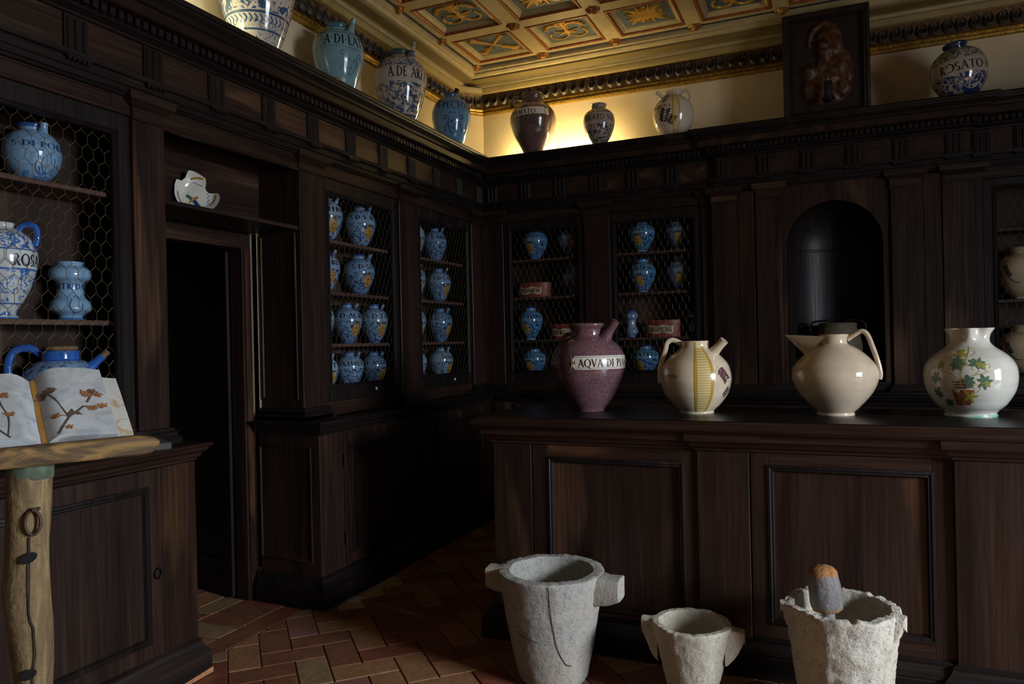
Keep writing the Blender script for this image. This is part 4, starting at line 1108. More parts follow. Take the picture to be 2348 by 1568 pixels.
# ---------------------------------------------------------------- jars along the top of the cabinets
ZT = 3.07
M_T1 = ceramic('painted_vase', '#bfb3a4', [(.10, .30, '#4a5f7a', 40, .56), (.36, .86, '#39506e', 22, .50), (.335, .355, '#3c4f6a', 0, 0), (.21, .225, '#3c4f6a', 0, 0)])
VASE = [(.44, 0), (.46, .02), (.42, .05), (.52, .12), (.70, .26), (.86, .42), (.97, .58), (1.0, .70), (.94, .80), (.74, .88), (.50, .92), (.44, .94), (.46, .98), (.52, 1.0)]
j = Jar('painted_vase', 'large pale vase with blue foliage, cut by the top edge above the left cabinets', 'vase', (-2.90, 3.24, ZT), .212, .66, VASE, M_T1)
for k in range(16):
    j.decal('herringbone_band', line_polys([(0, 0), (.014, .02), (0, .04)], .006), R_(-75+k*10), .175, INKB)
M_T2 = ceramic('grey_blue_glaze', '#6f8f98', [(0, .12, '#4f7590', 8, .5), (.93, 1, '#3e6274', 0, 0)])
BALL = [(.40, 0), (.42, .02), (.50, .08), (.70, .22), (.89, .42), (.99, .60), (.98, .70), (.86, .81), (.64, .875), (.46, .90), (.42, .92), (.43, .965), (.48, .985), (.44, 1.0)]
j = Jar('spouted_jar', 'grey blue spouted jar lettered A·DI·LATT on top of the left cabinets', 'jar', (-2.86, 3.923, ZT), .164, .465, BALL, M_T2)
j.spout(R_(50), .86, .09, .026, .016, 1.2, M_T2); j.text('·A·DI·LATT', -.62, .98, .70, .062, INK)
FR = plain('faded_blue_line', '#3c5566', .3)
def ringline(j, z, col, s0=-.99, s1=.99, t=.008): j.band('painted_line', s0, s1, z, z+t, col, .0011)
ringline(j, .60, FR, -.7, .99); ringline(j, .795, FR, -.7, .99)
def arms_big(j, sx, z, k, col):
    P = line_polys(curve2([(-.028*k, .045*k), (-.03*k, -.005*k), (-.02*k, -.035*k), (0, -.05*k), (.02*k, -.035*k), (.03*k, -.005*k), (.028*k, .045*k)]), .0038*k)
    for q in (-1, 1): P += line_polys(curve2([(q*.03*k, .05*k), (q*.048*k, .058*k), (q*.056*k, .042*k), (q*.044*k, .034*k), (q*.042*k, .045*k)]), .004*k)+line_polys(curve2([(q*.036*k, .02*k), (q*.046*k, -.01*k), (q*.058*k, -.024*k), (q*.046*k, -.03*k)]), .0035*k)
    for q in range(-3, 4): P += line_polys([(q*.009*k, .064*k), (q*.011*k, .076*k)], .003*k)
    for cx, cy in ((-.012, .02), (.014, .016), (0, -.018)):
        P += line_polys([(cx*k-.008*k, cy*k), (cx*k+.008*k, cy*k)], .004*k)+line_polys([(cx*k, cy*k-.009*k), (cx*k, cy*k+.009*k)], .004*k)
    j.decal('coat_of_arms', P, math.asin(sx), z*j.H, col)
arms_big(j, .55, .40, 1.25, FR)
M_T3 = ceramic('foliate_jar', '#b3a294', [(.16, .52, '#3a4c62', 26, .47), (.72, .90, '#44566a', 40, .47), (.0, .05, '#4b5b6b', 0, 0), (.12, .145, '#3b4c60', 0, 0), (.92, 1.0, '#3c4b48', 0, 0)])
j = Jar('spouted_jar', 'foliate spouted jar lettered A.DE ARFA on top of the left cabinets', 'jar', (-2.86, 4.67, ZT), .191, .56, BALL, M_T3)
j.spout(R_(40), .85, .12, .032, .014, 1.25, M_T3); j.text('A.DE ARFA', -.45, .95, .64, .072, INK)
M_T4 = ceramic('slate_blue_glaze', '#5d84a4', [(.94, 1, '#35577a', 0, 0)])
GL4 = [(.34, 0), (.36, .02), (.48, .08), (.74, .24), (.93, .45), (1.0, .62), (.94, .76), (.74, .86), (.50, .905), (.40, .92), (.36, .94), (.38, .975), (.36, 1.0)]
j = Jar('spouted_jar', 'slate blue jar lettered PECTOR with dark stopper in the corner', 'jar', (-2.86, 5.455, ZT), .161, .485, GL4, M_T4)
j.text('A·PECTORA', -.75, .98, .735, .05, INK); ringline(j, .655, FR); ringline(j, .80, FR); arms_big(j, .12, .40, 1.35, INK)
G().tube([j.pos+AZ*.465+CR*.03, j.pos+AZ*.53+CR*.055], [.016, .02], 10).build('stopper', IRON, j.root, smooth=50)
# back wall tops
M_PUR = ceramic('purple_speckled_glaze', '#5e3a42', [], speck=(330, .54, '#9c7f84'), rough=.14, mottle=.3)
A1P = [(.41, 0), (.43, .02), (.48, .05), (.63, .13), (.83, .27), (.95, .40), (1.0, .54), (.965, .64), (.86, .725), (.70, .79), (.52, .83), (.43, .85), (.415, .89), (.43, .93), (.50, .965), (.52, .985), (.49, 1.0)]
T5P = [(.38, 0), (.40, .02), (.58, .16), (.80, .31), (.95, .47), (1.0, .58), (.92, .69), (.72, .785), (.53, .83), (.47, .86), (.46, .90), (.50, .95), (.44, 1.0)]
j = Jar('syrup_jar', 'purple speckled jar with white label SPVMATO on the back cornice', 'jar', (-2.30, 5.88, ZT), .197, .53, T5P, ceramic('dusty_purple_glaze', '#5a4340', [], speck=(150, .60, '#a08a84'), rough=.16, mottle=.3))
lb = j.band('label_band', -.97, .52, .56, .68, CREAMLBL, skew=.012); j.text('SPVMATO', -.90, .12, .622, .042, INKBR, .002, parent=lb)
j.band('label_end', .55, .66, .57, .68, CREAMLBL, skew=.002)
j.handle(R_(-95), [(.42, .93), (.75, .95), (.92, .86), (.86, .78)], .016, j.body.data.materials[0])
M_T6 = ceramic('dark_foliage_jar', '#a3948a', [(.08, .48, '#1d2530', 60, .50), (.745, .84, '#2b3038', 60, .47), (.84, 1.0, '#4a4a48', 26, .5), (.02, .06, '#33383c', 0, 0)])
j = Jar('drug_jar', 'small dark foliate jar lettered IOLATO SOL on the back cornice', 'jar', (-1.721, 5.88, ZT), .129, .355, BV, M_T6)
j.text('IOLATO SOL', -.86, .92, .625, .043, INKBR)
CREAMG = ceramic('cream_glaze', '#c8b299', rings=70); CREAM2 = ceramic('pale_cream_glaze', '#cdbda8')
A2P = [(.49, 0), (.50, .02), (.51, .04), (.68, .12), (.89, .26), (.99, .42), (1.0, .50), (.965, .60), (.88, .70), (.67, .81), (.48, .88), (.41, .915), (.40, .97), (.405, 1.0), (.38, 1.0)]
def ribbed_band(j, s0, s1, nm='yellow_band'):
    b_ = j.band(nm, s0, s1, .03, .985, plain('faded_yellow_band', '#d3c08e', .2), .0010)
    w_ = s1-s0
    j.band('band_edge', s0, s0+w_*.16, .03, .985, plain('orange_edge', '#b98a34', .2), .0014); j.band('band_edge', s1-w_*.16, s1, .03, .985, plain('orange_edge', '#b98a34', .2), .0014)
    for k in range(24): j.band('band_rib', s0+w_*.16, s1-w_*.16, .08+k*.035, .092+k*.035, plain('orange_rib', '#c49a4e', .2) if k == 0 else D.materials['orange_rib'], .0016, 8)
def fronds(j, items, mat, nm='painted_frond'):
    for sx, z, a, l in items:
        P = line_polys([(0, 0), (l*math.cos(a), l*math.sin(a))], .004)
        for k in range(5):
            t = .2+.16*k; x_, y_ = l*t*math.cos(a), l*t*math.sin(a)
            for q in (-1, 1): P.append(leaf_poly(x_, y_, a+q*1.0, l*.36, l*.07))
        j.decal(nm, P, math.asin(sx), z*j.H, mat)
j = Jar('spouted_jar', 'cream jar with ribbed orange band lettered MARITO on the back cornice', 'jar', (-1.114, 5.88, ZT), .162, .365, A2P, CREAM2)
ribbed_band(j, -.05, .32); fronds(j, [(-.62, .66, 1.2, .09), (-.55, .22, 1.3, .12), (-.25, .18, 1.1, .08)], INKBR); j.text('MARITO', -.92, -.12, .60, .03, RUST)
j.spout(R_(-62), .84, .075, .02, .017, .7, CREAM2); j.handle(R_(75), [(.40, .95), (.70, .97), (.85, .86), (.82, .74)], .012, CREAM2)
ringline(j, .0, FR, .5, .52)
M_T8 = ceramic('cobalt_foliage_jar', '#a39486', [(.0, .36, '#20375e', 24, .46), (.62, .86, '#3f4a4e', 30, .48), (.88, 1.0, '#20304c', 0, 0)])
G8 = [(.40, 0), (.42, .03), (.64, .10), (.88, .26), (1.0, .46), (.98, .62), (.82, .77), (.56, .865), (.40, .89), (.36, .90), (.40, .94), (.44, .97), (.42, 1.0)]
j = Jar('drug_jar', 'round blue and white jar lettered ROSATO leaning on the right cornice', 'jar', (.845, 5.86, ZT+.006), .173, .385, G8, M_T8, tilt=(0, R_(-6), 0))
j.text('ROSATO·A', -.62, .97, .48, .055, INK)
# ---------------------------------------------------------------- the four jars on the counter
ZK = 1.125
j = Jar('syrup_jar', 'purple speckled spouted jar with white label AQVA DI PIAN on the counter', 'jar', (-1.195, 3.78, ZK), .198, .462, A1P, M_PUR, seg=64)
lb = j.band('label_band', -.335, .985, .485, .635, CREAMLBL, n=40)
g = G(); t0 = math.asin(-.46); V = [j.pt(t0, .475*j.H, .0025), j.pt(t0+.085, .525*j.H, .0025), j.pt(t0+.13, .485*j.H, .0025), j.pt(t0+.13, .635*j.H, .0025), j.pt(t0+.085, .60*j.H, .0025), j.pt(t0, .65*j.H, .0025), j.pt(t0+.06, .56*j.H, .003)]
g.add(V, [(0, 1, 6), (1, 2, 3, 4), (1, 4, 6), (4, 5, 6), (0, 6, 5)]).build('swallow_tail', CREAMLBL, lb)
j.decal('orange_dot', [circle_poly(0, 0, .009)], t0+.075, .56*j.H, ORNG, .0036, lb)
j.text('AQVA DI PIAN', -.25, .975, .556, .040, INKBR, .0022, parent=lb)
for z_ in (.498, .618): j.band('label_rule', -.30, .98, z_, z_+.004, INKBR, .0016)
j.spout(R_(62), .815, .115, .032, .021, .95, M_PUR)
j.handle(R_(-115), [(.50, .88), (.62, .88), (.74, .83), (.70, .80)], .011, M_PUR)
M_A2 = ceramic('two_tone_cream_glaze', '#d3bfa4', rings=40, mottle=.15)
j = Jar('spouted_jar', 'cream jar with yellow ribbed band and angular handle on the counter', 'jar', (-.630, 3.76, ZK), .173, .357, A2P, M_A2, seg=64)
ribbed_band(j, -.04, .50); j.spout(R_(68), .83, .085, .026, .021, .82, M_A2)
j.handle(R_(-88), [(.38, .97), (.62, 1.02), (.78, .985), (.84, .88), (.98, .66), (1.01, .50), (.985, .42)], .013, M_A2, .6)
fronds(j, [(.62, .66, -.9, .09), (.80, .48, 1.9, .05), (.80, .22, .9, .06)], plain('plum_glaze', '#5a3a40', .25))
j.decal('faded_stain', [circle_poly(0, 0, .035, .008, 14, -.1)], R_(-40), .19, plain('grey_green_stain', '#8d8a72', .3))
A3P = [(.43, 0), (.44, .015), (.43, .04), (.52, .085), (.71, .19), (.85, .285), (.95, .39), (1.0, .50), (.955, .60), (.84, .68), (.67, .765), (.48, .835), (.33, .875), (.30, .90), (.305, .95), (.34, .99), (.32, 1.0)]
j = Jar('cream_jug', 'plain cream jug with long pointed spout and tall handle on the counter', 'jug', (.007, 3.77, ZK), .190, .376, A3P, CREAMG, seg=64)
# open wedge-shaped spout
a_ = j.va+R_(-92); d_ = Vector((math.cos(a_), math.sin(a_), 0)); s_ = Vector((-d_.y, d_.x, 0)); c_ = j.pos; HH, RR = j.H, j.R
tip = c_+d_*RR*1.13+AZ*HH*1.0
V = []; F = []; n = 10
for i in range(n+1):
    t = i/n
    top_w = .055*(1-t)+.004; p_top = c_+d_*(RR*(.18+.95*t))+AZ*(HH*(.975+.03*t))
    zb_ = .70+.29*t**.8; rb = (.80+.30*t)*RR
    p_bot = c_+d_*min(rb, RR*1.12)*(.80+.2*t)+AZ*HH*(.72+.26*t)
    for k in range(7):
        u = (k/6-.5)*2
        q = p_top.lerp(p_bot, 1-abs(u)**1.6); V.append(q+s_*top_w*u)
for i in range(n):
    for k in range(6): b_ = i*7+k; F.append((b_, b_+7, b_+8, b_+1))
G().add(V, F).build('spout', CREAMG, j.root, smooth=60)
j.handle(R_(80), [(.30, .93), (.46, .99), (.62, 1.03), (.74, .99), (.84, .86), (.96, .66), (1.01, .52), (.99, .45)], .0115, CREAMG, 1.0)
M_A4 = ceramic('white_tin_glaze', '#c9c2b6', [(0, .035, '#7fb5a0', 20, .45)], rings=60, mottle=.08)
A4P = [(.56, 0), (.575, .02), (.55, .04), (.60, .075), (.75, .14), (.91, .26), (.985, .37), (1.0, .48), (.965, .58), (.86, .665), (.71, .73), (.55, .785), (.45, .835), (.43, .885), (.46, .94), (.54, 1.0), (.51, 1.0)]
class JarPinch(Jar):
    def shape(s, q, a):
        t = max(0, (q.z/s.H-.84)/.16); th = (a-s.va+PI) % (2*PI)-PI
        k = 1
        for c_, w_ in ((R_(-38), .38), (R_(36), .38)): k -= .44*t*math.exp(-((th-c_)/w_)**2)
        k += .22*t*math.exp(-(th/.3)**2)
        return Vector((q.x*k, q.y*k, q.z-.012*t*(1-math.cos(th))*.5*0))
j = JarPinch('painted_jug', 'white pinched-lip jug painted with green flowers in an ochre pot on the counter', 'jug', (.556, 3.82, ZK), .181, .388, A4P, M_A4, seg=96)
pot = [(-.028, -.055), (.0, -.057), (.035, -.055), (.041, -.028), (.045, .0), (.05, .012), (.01, .013), (-.035, .012), (-.03, 0), (-.029, -.03)]
j.decal('painted_pot', [pot], math.asin(-.20), .115, RUST, .0012, None, .17)
for k in range(3): j.decal('pot_stripe', [leaf_poly(-.03, .022+k*.012, 0, .07, .004)], math.asin(-.20), .115, plain('dark_rust', '#6a3524', .25) if k == 0 else D.materials['dark_rust'], .0013, None, .17)
stems = line_polys(curve2([(0, .03), (.005, .08), (.012, .12), (.03, .17), (.03, .20)]), .004)+line_polys(curve2([(0, .05), (-.03, .08), (-.06, .09)]), .003)+line_polys(curve2([(.005, .06), (.05, .075), (.09, .085)]), .003)+line_polys(curve2([(.01, .11), (.05, .13), (.08, .15)]), .003)+line_polys(curve2([(0, .03), (-.04, .0), (-.07, .02)]), .003)
j.decal('painted_stems', stems, math.asin(-.20), .115, YELG, .0013, None, .17)
def flower(sx, z, r, mat, n=7, rot=0):
    P = [leaf_poly(0, 0, 2*PI*k/n+rot+random.uniform(-.25, .25), r*random.uniform(.65, 1.1), r*.20) for k in range(n)]
    j.decal('painted_flower', P, math.asin(sx), z*j.H, mat, .0015); 
for sx, z, k in ((-.5, .60, 1), (-.1, .56, -1), (.1, .50, 1), (-.45, .38, -1), (.05, .70, 1), (.38, .52, -1), (-.58, .34, 1), (.12, .30, 1)):
    j.decal('painted_tendril', line_polys(curve2([(0, 0), (.015*k, .012), (.012*k, .030), (-.004*k, .034), (-.008*k, .022), (.002*k, .018)]), .0016), math.asin(sx), z*j.H, YELG, .0014)
for sx, z, r, m in ((-.28, .62, .036, GREEN), (-.24, .73, .03, YELG), (.16, .62, .034, GREEN), (.24, .60, .026, YELG), (-.02, .42, .034, GREEN), (.30, .42, .034, GREEN), (-.70, .45, .034, GREEN), (-.70, .28, .03, GREEN), (-.52, .18, .026, GREEN), (-.62, .60, .024, YELG), (.34, .40, .02, YELG), (.0, .25, .03, YELG)):
    flower(sx, z, r, m, 7 if m is GREEN else 5, sx)
# cream jars behind the right-hand wire door
M_C = ceramic('cream_sprig_jar', '#b7a488')
for z_, hh, lab in ((1.713, .355, 'round cream jar with blue sprig on the middle shelf at the right edge'), (1.20, .335, 'round cream jar with blue sprig on the bottom shelf at the right edge')):
    j = Jar('cream_jar', lab, 'jar', (1.206, 6.06, z_), .161, hh, GLOBE, M_C, 'round cream jars at the right edge')
    P = line_polys(curve2([(0, 0), (-.02, .04), (-.03, .08)]), .004)
    for k in range(7):
        for q in (-1, 1): P.append(leaf_poly(-.005*k, .012+k*.011, PI/2+q*.8, .022, .004))
    j.decal('painted_sprig', P, math.asin(-.45), .40*hh, INK, .0013); j.decal('painted_stem', line_polys(curve2([(0, 0), (.03, -.03), (.06, -.03)]), .004), math.asin(-.45), .40*hh, INK, .0013)
# two-handled pot in the niche
M_NP = plain('grey_brown_earthenware', '#5a4c3c', .7, noise_amt=.25, nscale=25)
NP = [(.55, 0), (.60, .03), (.85, .25), (1.0, .50), (.98, .68), (.86, .84), (.78, .93), (.80, .97), (.72, 1.0), (.60, 1.0)]
j = Jar('two_handled_pot', 'dark earthenware pot with two wire handles in the arched niche', 'pot', (.037, 6.0, 1.155), .165, .43, NP, M_NP)
for th in (-88, 88): j.handle(R_(th), [(.85, .76), (1.10, .84), (1.14, .94), (1.0, 1.02), (.70, 1.04), (.35, 1.045)], .008, IRON, 1.0)
# ---------------------------------------------------------------- broken plate on the door shelf
pr = thing('broken_plate', (-3.02, 2.915, 2.20), 'broken white plate with painted sprigs on the shelf over the door', 'plate')
PL = ceramic('white_plate_glaze', '#d5d0c4', rough=.12)
n_ = (Vector((-.2, -.1, CAMZ))-Vector((-3.02, 2.80, 2.32))); n_.z = .75; n_.normalize()
u_ = Vector((-n_.y, n_.x, 0)).normalized(); w_ = n_.cross(u_); pc = Vector((-3.03, 2.915, 2.314)); PR = .111
CUT = [(R_(62), .52), (R_(22), .50), (R_(8), .56)]
def plate_r(a):     # outline of the broken edge: a in degrees, 0 = right, 90 = up
    a = math.degrees(a) % 360
    pts = [(0, .92), (2.8, .84), (7.4, .64), (12.8, .46), (30, .42), (48.6, .46), (54.7, .60), (65, .83), (83.7, .92), (106, 1.08), (110, 1.10), (125.8, .906), (140.5, .90), (146.6, 1.07), (158, 1.05), (172, 1.01), (200, 1.0), (345, 1.0), (360, .92)]
    for (a0, r0), (a1, r1) in zip(pts, pts[1:]):
        if a0 <= a <= a1: return PR*(r0+(r1-r0)*(a-a0)/(a1-a0))
    return PR
def ppt(a, r, d): return pc+u_*math.cos(a)*r+w_*math.sin(a)*r+n_*d
def depth_(r): t = r/PR; return -.030+ (.0 if t < .55 else .034*((t-.55)/.45)**1.4)
V = []; F = []; n, m = 144, 10
for off in (0, -.008):
    for i in range(n):
        a = 2*PI*i/n; rm = plate_r(a)
        for k in range(m+1): r = rm*k/m; V.append(ppt(a, r, depth_(r)+off))
S = n*(m+1)
for i in range(n):
    q = (i+1) % n
    for k in range(m):
        F.append((i*(m+1)+k, q*(m+1)+k, q*(m+1)+k+1, i*(m+1)+k+1)); F.append((S+i*(m+1)+k, S+i*(m+1)+k+1, S+q*(m+1)+k+1, S+q*(m+1)+k))
    F.append((i*(m+1)+m, q*(m+1)+m, S+q*(m+1)+m, S+i*(m+1)+m))
pb = G().add(V, F).build('dish', PL, pr, smooth=40)
def pdecal(nm, polys, x, y, mat, off=.0016):
    g = G()
    for p in polys:
        V = []
        for a, b in p: q = Vector((x+a, y+b)); V.append(pc+u_*q.x+w_*q.y+n_*(depth_(q.length)+off))
        g.add(V, [tuple(range(len(p)))])
    return g.build(nm, mat, pb)
def oak(x, y, a, l, m):
    P = []
    for k in range(5):
        t = k/5; c = (l*t*math.cos(a), l*t*math.sin(a))
        for q in (-1, 1): P.append(leaf_poly(c[0], c[1], a+q*.9, l*.34, l*.09))
    P.append(leaf_poly(0, 0, a, l*1.1, l*.1)); pdecal('painted_leaf', P, x, y, m)
oak(-.028, -.028, 2.5, .036, GREEN); oak(-.022, -.032, -.95, .042, INKB); oak(-.022, -.028, .6, .026, ORNG); oak(-.028, -.032, -2.4, .022, ORNG)
for k in range(8): pdecal('painted_dot', [circle_poly(0, 0, .0032, .0032, 8)], .046+.006*(k % 2), -.062+.011*k, INKB)
pdecal('yellow_rim', line_polys([(.086*math.cos(R_(t)), .086*math.sin(R_(t))) for t in range(-50, 4, 6)], .009), 0, 0, OCHRE, .002)
pdecal('yellow_rim', line_polys([(.086*math.cos(R_(t)), .086*math.sin(R_(t))) for t in range(72, 118, 6)], .009), 0, 0, OCHRE, .002)
pdecal('brown_rim', line_polys([(.096*math.cos(R_(t)), .096*math.sin(R_(t))) for t in range(176, 250, 6)], .004), 0, 0, RUST, .002)
for k in range(5): pdecal('painted_dot', [circle_poly(0, 0, .004, .003, 8, k)], -.02+.010*k, .064-.004*k, INKB)

# ---------------------------------------------------------------- framed relief and candle holder on the cornice
rl = thing('relief_panel', (-.005, 5.86, 3.07), 'dark framed relief of a veiled mother and child above the niche', 'relief')
RX0, RX1, RZ0, RZ1, RY = -.295, .285, 3.07, 3.845, 5.86
DKB = gilt('dark_bronze_frame', '#2a1c17', '#140d0c', 40, .5, .2); BRZ = gilt('worn_bronze_relief', '#5e3a1f', '#2c1a10', 30, .5, .25)
lean = lambda g_: g_
box('back_board', (RX0+.01, RX1-.01, RY, RY+.05, RZ0, RZ1-.01), DKB, rl)
G().sweep([(RX0, RZ0), (RX1, RZ0), (RX1, RZ1), (RX0, RZ1)], [(0, 0), (0, .035), (-.02, .04), (-.03, .03), (-.042, .032), (-.055, .012), (-.06, -.002)], O=(0, RY, 0), A=AX, B=AZ, N=-AY, closed=True).build('frame', DKB, rl, smooth=35)
beads = G()
for k in range(26):
    for xx in (RX0+.066, RX1-.066): beads.box(xx-.004, xx+.004, RY-.009, RY, RZ0+.09+k*.024, RZ0+.102+k*.024)
bo = beads.build('beading', DKB, rl); bo['kind'] = 'stuff'
def ell(x, z, cx, cz, rx, rz, h, rot=0):
    dx, dz = x-cx, z-cz; c, s_ = math.cos(rot), math.sin(rot); a, b = (dx*c+dz*s_)/rx, (-dx*s_+dz*c)/rz; q = 1-a*a-b*b
    return h*math.sqrt(q) if q > 0 else 0
def relief_h(x, z):
    # x, z in -1..1 over the panel (z up)
    H = 0
    hr = math.hypot((x+.02), (z-.52)*1.05); 
    if .36 < hr < .46 and z > .45: H = max(H, .20)                                # halo
    H = max(H, ell(x, z, .12, .42, .33, .42, .42, .35))                            # veil
    H = max(H, ell(x, z, -.02, .34, .20, .29, .70, .25))                           # face
    H = max(H, ell(x, z, .28, -.10, .42, .52, .42, .2))                            # shoulder
    H = max(H, ell(x, z, .06, -.42, .62, .42, .45))                                # lap
    H = max(H, ell(x, z, -.12, -.05, .16, .42, .40, -.3))                          # raised arm
    H = max(H, ell(x, z, -.42, -.12, .21, .20, .62, .2)); H = max(H, ell(x, z, -.36, -.46, .28, .30, .55, -.3))   # child
    H = max(H, ell(x, z, .12, -.28, .34, .16, .60, -.25)); H = max(H, ell(x, z, .40, -.48, .24, .26, .50))
    if H > 0.05:
        H += .05*math.sin(9*x+14*z+5*noise.noise((x*3, z*3, 0)))+.05*noise.noise((x*9, z*9, 3))
        H -= .12*math.exp(-(((x+.06)/.07)**2+((z-.32)/.035)**2))+.10*math.exp(-(((x-.06)/.05)**2+((z-.36)/.03)**2))+.10*math.exp(-(((x+.01)/.07)**2+((z-.18)/.025)**2))
    return max(0, H)
V = []; F = []; nx, nz = 70, 90; cx, cz, hw, hh = (RX0+RX1)/2, (RZ0+RZ1)/2-.01, .25, .335
Hs = [[relief_h(-1+2*i/nx, -1+2*k/nz) for i in range(nx+1)] for k in range(nz+1)]
for k in range(nz+1):
    for i in range(nx+1): V.append((cx+hw*(-1+2*i/nx), RY-.004-.085*Hs[k][i], cz+hh*(-1+2*k/nz)))
for k in range(nz):
    for i in range(nx):
        if max(Hs[k][i], Hs[k][i+1], Hs[k+1][i], Hs[k+1][i+1]) > .02:
            b_ = k*(nx+1)+i; F.append((b_, b_+1, b_+nx+2, b_+nx+1))
G().add(V, F).build('figures', BRZ, rl, smooth=180)
box('number_tag', (RX1-.03, RX1-.008, RY-.036, RY-.033, RZ0+.012, RZ0+.03), WHITE_TAG, rl, 0)
sc = thing('candle_holder', (.008, 5.745, 3.05), 'black iron candle holder with black sleeve in front of the relief', 'candle holder')
cpx, cpy = .008, 5.745
G().tube([Vector((cpx+.004*math.cos(k*1.3), cpy+.004*math.sin(k*1.3), 3.06+k*.012)) for k in range(9)], .006, 8).build('twisted_stem', IRON, sc, smooth=60)
G().lathe([(0, 3.145), (.012, 3.147), (.03, 3.158), (.043, 3.178), (.040, 3.186), (.022, 3.190), (0, 3.190)], 20, O=(cpx, cpy, 0)).build('drip_cup', IRON, sc, smooth=50)
G().lathe([(0, 3.188), (.026, 3.188), (.026, 3.298), (.022, 3.302), (0, 3.302)], 20, O=(cpx, cpy, 0)).build('sleeve', plain('black_sleeve', '#141416', .6), sc, smooth=50)
G().tube([Vector((cpx, cpy, 3.30)), Vector((cpx, cpy, 3.325))], [.006, .002], 8).build('wick', plain('glass_tip', '#b9b9b9', .15), sc, smooth=50)
box('bracket', (cpx-.05, cpx+.05, 5.69, 5.76, 3.058, 3.078), W_BLKX, sc, .004)

# ---------------------------------------------------------------- hidden lamps on top of the cabinets
def top_lamp(loc, length, along, power, col, lab):
    r = thing('strip_lamp', loc, lab, 'lamp', 'strip lamps on top of the cabinets')
    d = AX if along == 'x' else AY; L = Vector(loc); s_ = AY if along == 'x' else AX
    a, b = L-d*length/2, L+d*length/2
    G().box(min(a.x, b.x)-(.02 if along == 'y' else 0), max(a.x, b.x)+(.02 if along == 'y' else 0), min(a.y, b.y)-(.02 if along == 'x' else 0), max(a.y, b.y)+(.02 if along == 'x' else 0), loc[2]+.001, loc[2]+.018).build('housing', plain('lamp_housing', '#d8d4c8', .5), r, bevel=.003)
    t = NT('lamp_tube'); t.col('#ffffff'); t.p.inputs['Emission Color'].default_value = (*col, 1); t.p.inputs['Emission Strength'].default_value = power
    G().tube([a+AZ*.03, b+AZ*.03], .012, 10).build('tube', t.m, r, smooth=60)
top_lamp((-2.17, 6.10, 3.07), .92, 'x', 150, (1.0, .80, .36), 'warm strip lamp lying on the back cornice behind the SPVMATO jar')
top_lamp((-3.07, 2.70, 3.07), .5, 'y', 130, (.92, .93, .62), 'warm strip lamp lying on the left cornice beside the large vase')

# ---------------------------------------------------------------- stone mortars
def mortar(name, lab, c, Rt, Rb, Hh, wall, mat, rough, lugs, seed, rim_amp):
    r = thing(name, (c[0], c[1], 0), lab, 'mortar')
    prof = [(0, .002), (Rb*.93, .002), (Rb, .02)]
    for k in range(1, 29): t = k/28; prof.append((Rb+(Rt-Rb)*t**.9, .02+(Hh-.035)*t))
    prof += [(Rt*1.0, Hh-.007), (Rt*.998, Hh-.003), (Rt*.985, Hh), (Rt-wall*.5, Hh+.001), (Rt-wall*1.0, Hh), (Rt-wall*1.05, Hh-.003), (Rt-wall*1.10, Hh-.012)]
    ri = Rt-wall*1.12
    for k in range(1, 10): t = k/9; prof.append((ri*math.cos(t*PI/2)*.98+.002, Hh-.012-(Hh*.62)*math.sin(t*PI/2)))
    def fn(q, a):
        v = Vector((math.cos(a)*3+seed, math.sin(a)*3, q.z*9)); v2 = Vector((q.x*26+seed, q.y*26, q.z*26)); v3 = v2*2.7
        d = rough*(noise.noise(v)*1.0+noise.noise(v2)*.9+noise.noise(v3)*.7+noise.noise(v2*6)*.35)
        rr = math.hypot(q.x, q.y)
        if rr > .02: q = Vector((q.x*(1+d/rr), q.y*(1+d/rr), q.z))
        if q.z > Hh*.9: q.z += rim_amp*(noise.noise(Vector((math.cos(a)*2.2, math.sin(a)*2.2, seed)))+.7*noise.noise(Vector((math.cos(a)*9, math.sin(a)*9, seed+3)))+.4*noise.noise(v3))
        return q
    b = G().lathe(prof, 160, O=(c[0], c[1], 0), fn=fn).build('bowl', mat, r, smooth=42)
    for a, l, w0, w1, zl, zh, tp_ in lugs:
        d = Vector((math.cos(a), math.sin(a), 0)); s_ = Vector((-d.y, d.x, 0)); C0 = Vector((c[0], c[1], 0)); g = G(); V = []; F = []; n = 6; m = 12
        for i in range(n+1):
            t = i/n; rr = Rt*.86+t*(l+Rt*.14); ww = w0+(w1-w0)*t; lo = zl+(zh-zl)*tp_*t**1.5
            for k in range(m):
                e = 2*PI*k/m; ca, sa = math.cos(e), math.sin(e)
                p = .38; X_ = math.copysign(abs(ca)**p, ca)*ww/2; Z_ = (lo+zh)/2+math.copysign(abs(sa)**p, sa)*(zh-lo)/2
                q = C0+d*(rr-(.008 if i == n and 0 else 0))+s_*X_+AZ*(Z_+(.004 if i < 3 else 0))
                q += Vector((1,1,.6))*noise.noise(q*22)*rough*1.3
                V.append(q)
        for i in range(n):
            for k in range(m): k2 = (k+1) % m; F.append((i*m+k, i*m+k2, (i+1)*m+k2, (i+1)*m+k))
        V.append(C0+d*(Rt+l+.004)+AZ*(zl*.45+zh*.55)); e_ = len(V)-1
        for k in range(m): F.append((n*m+k, n*m+(k+1) % m, e_))
        g.add(V, F).build('lug', mat, r, smooth=45)
    return r, b
m1c = (-1.175, 3.105); va1 = math.atan2(-m1c[1], -m1c[0])
m1, b1 = mortar('stone_mortar', 'large grey stone mortar with two lugs and a long crack', m1c, .236, .155, .48, .048, STONE1, .0022, [(va1+R_(68), .085, .125, .105, .345, .476, .25), (va1-R_(105), .06, .11, .10, .36, .476, .2)], 1.0, .004)
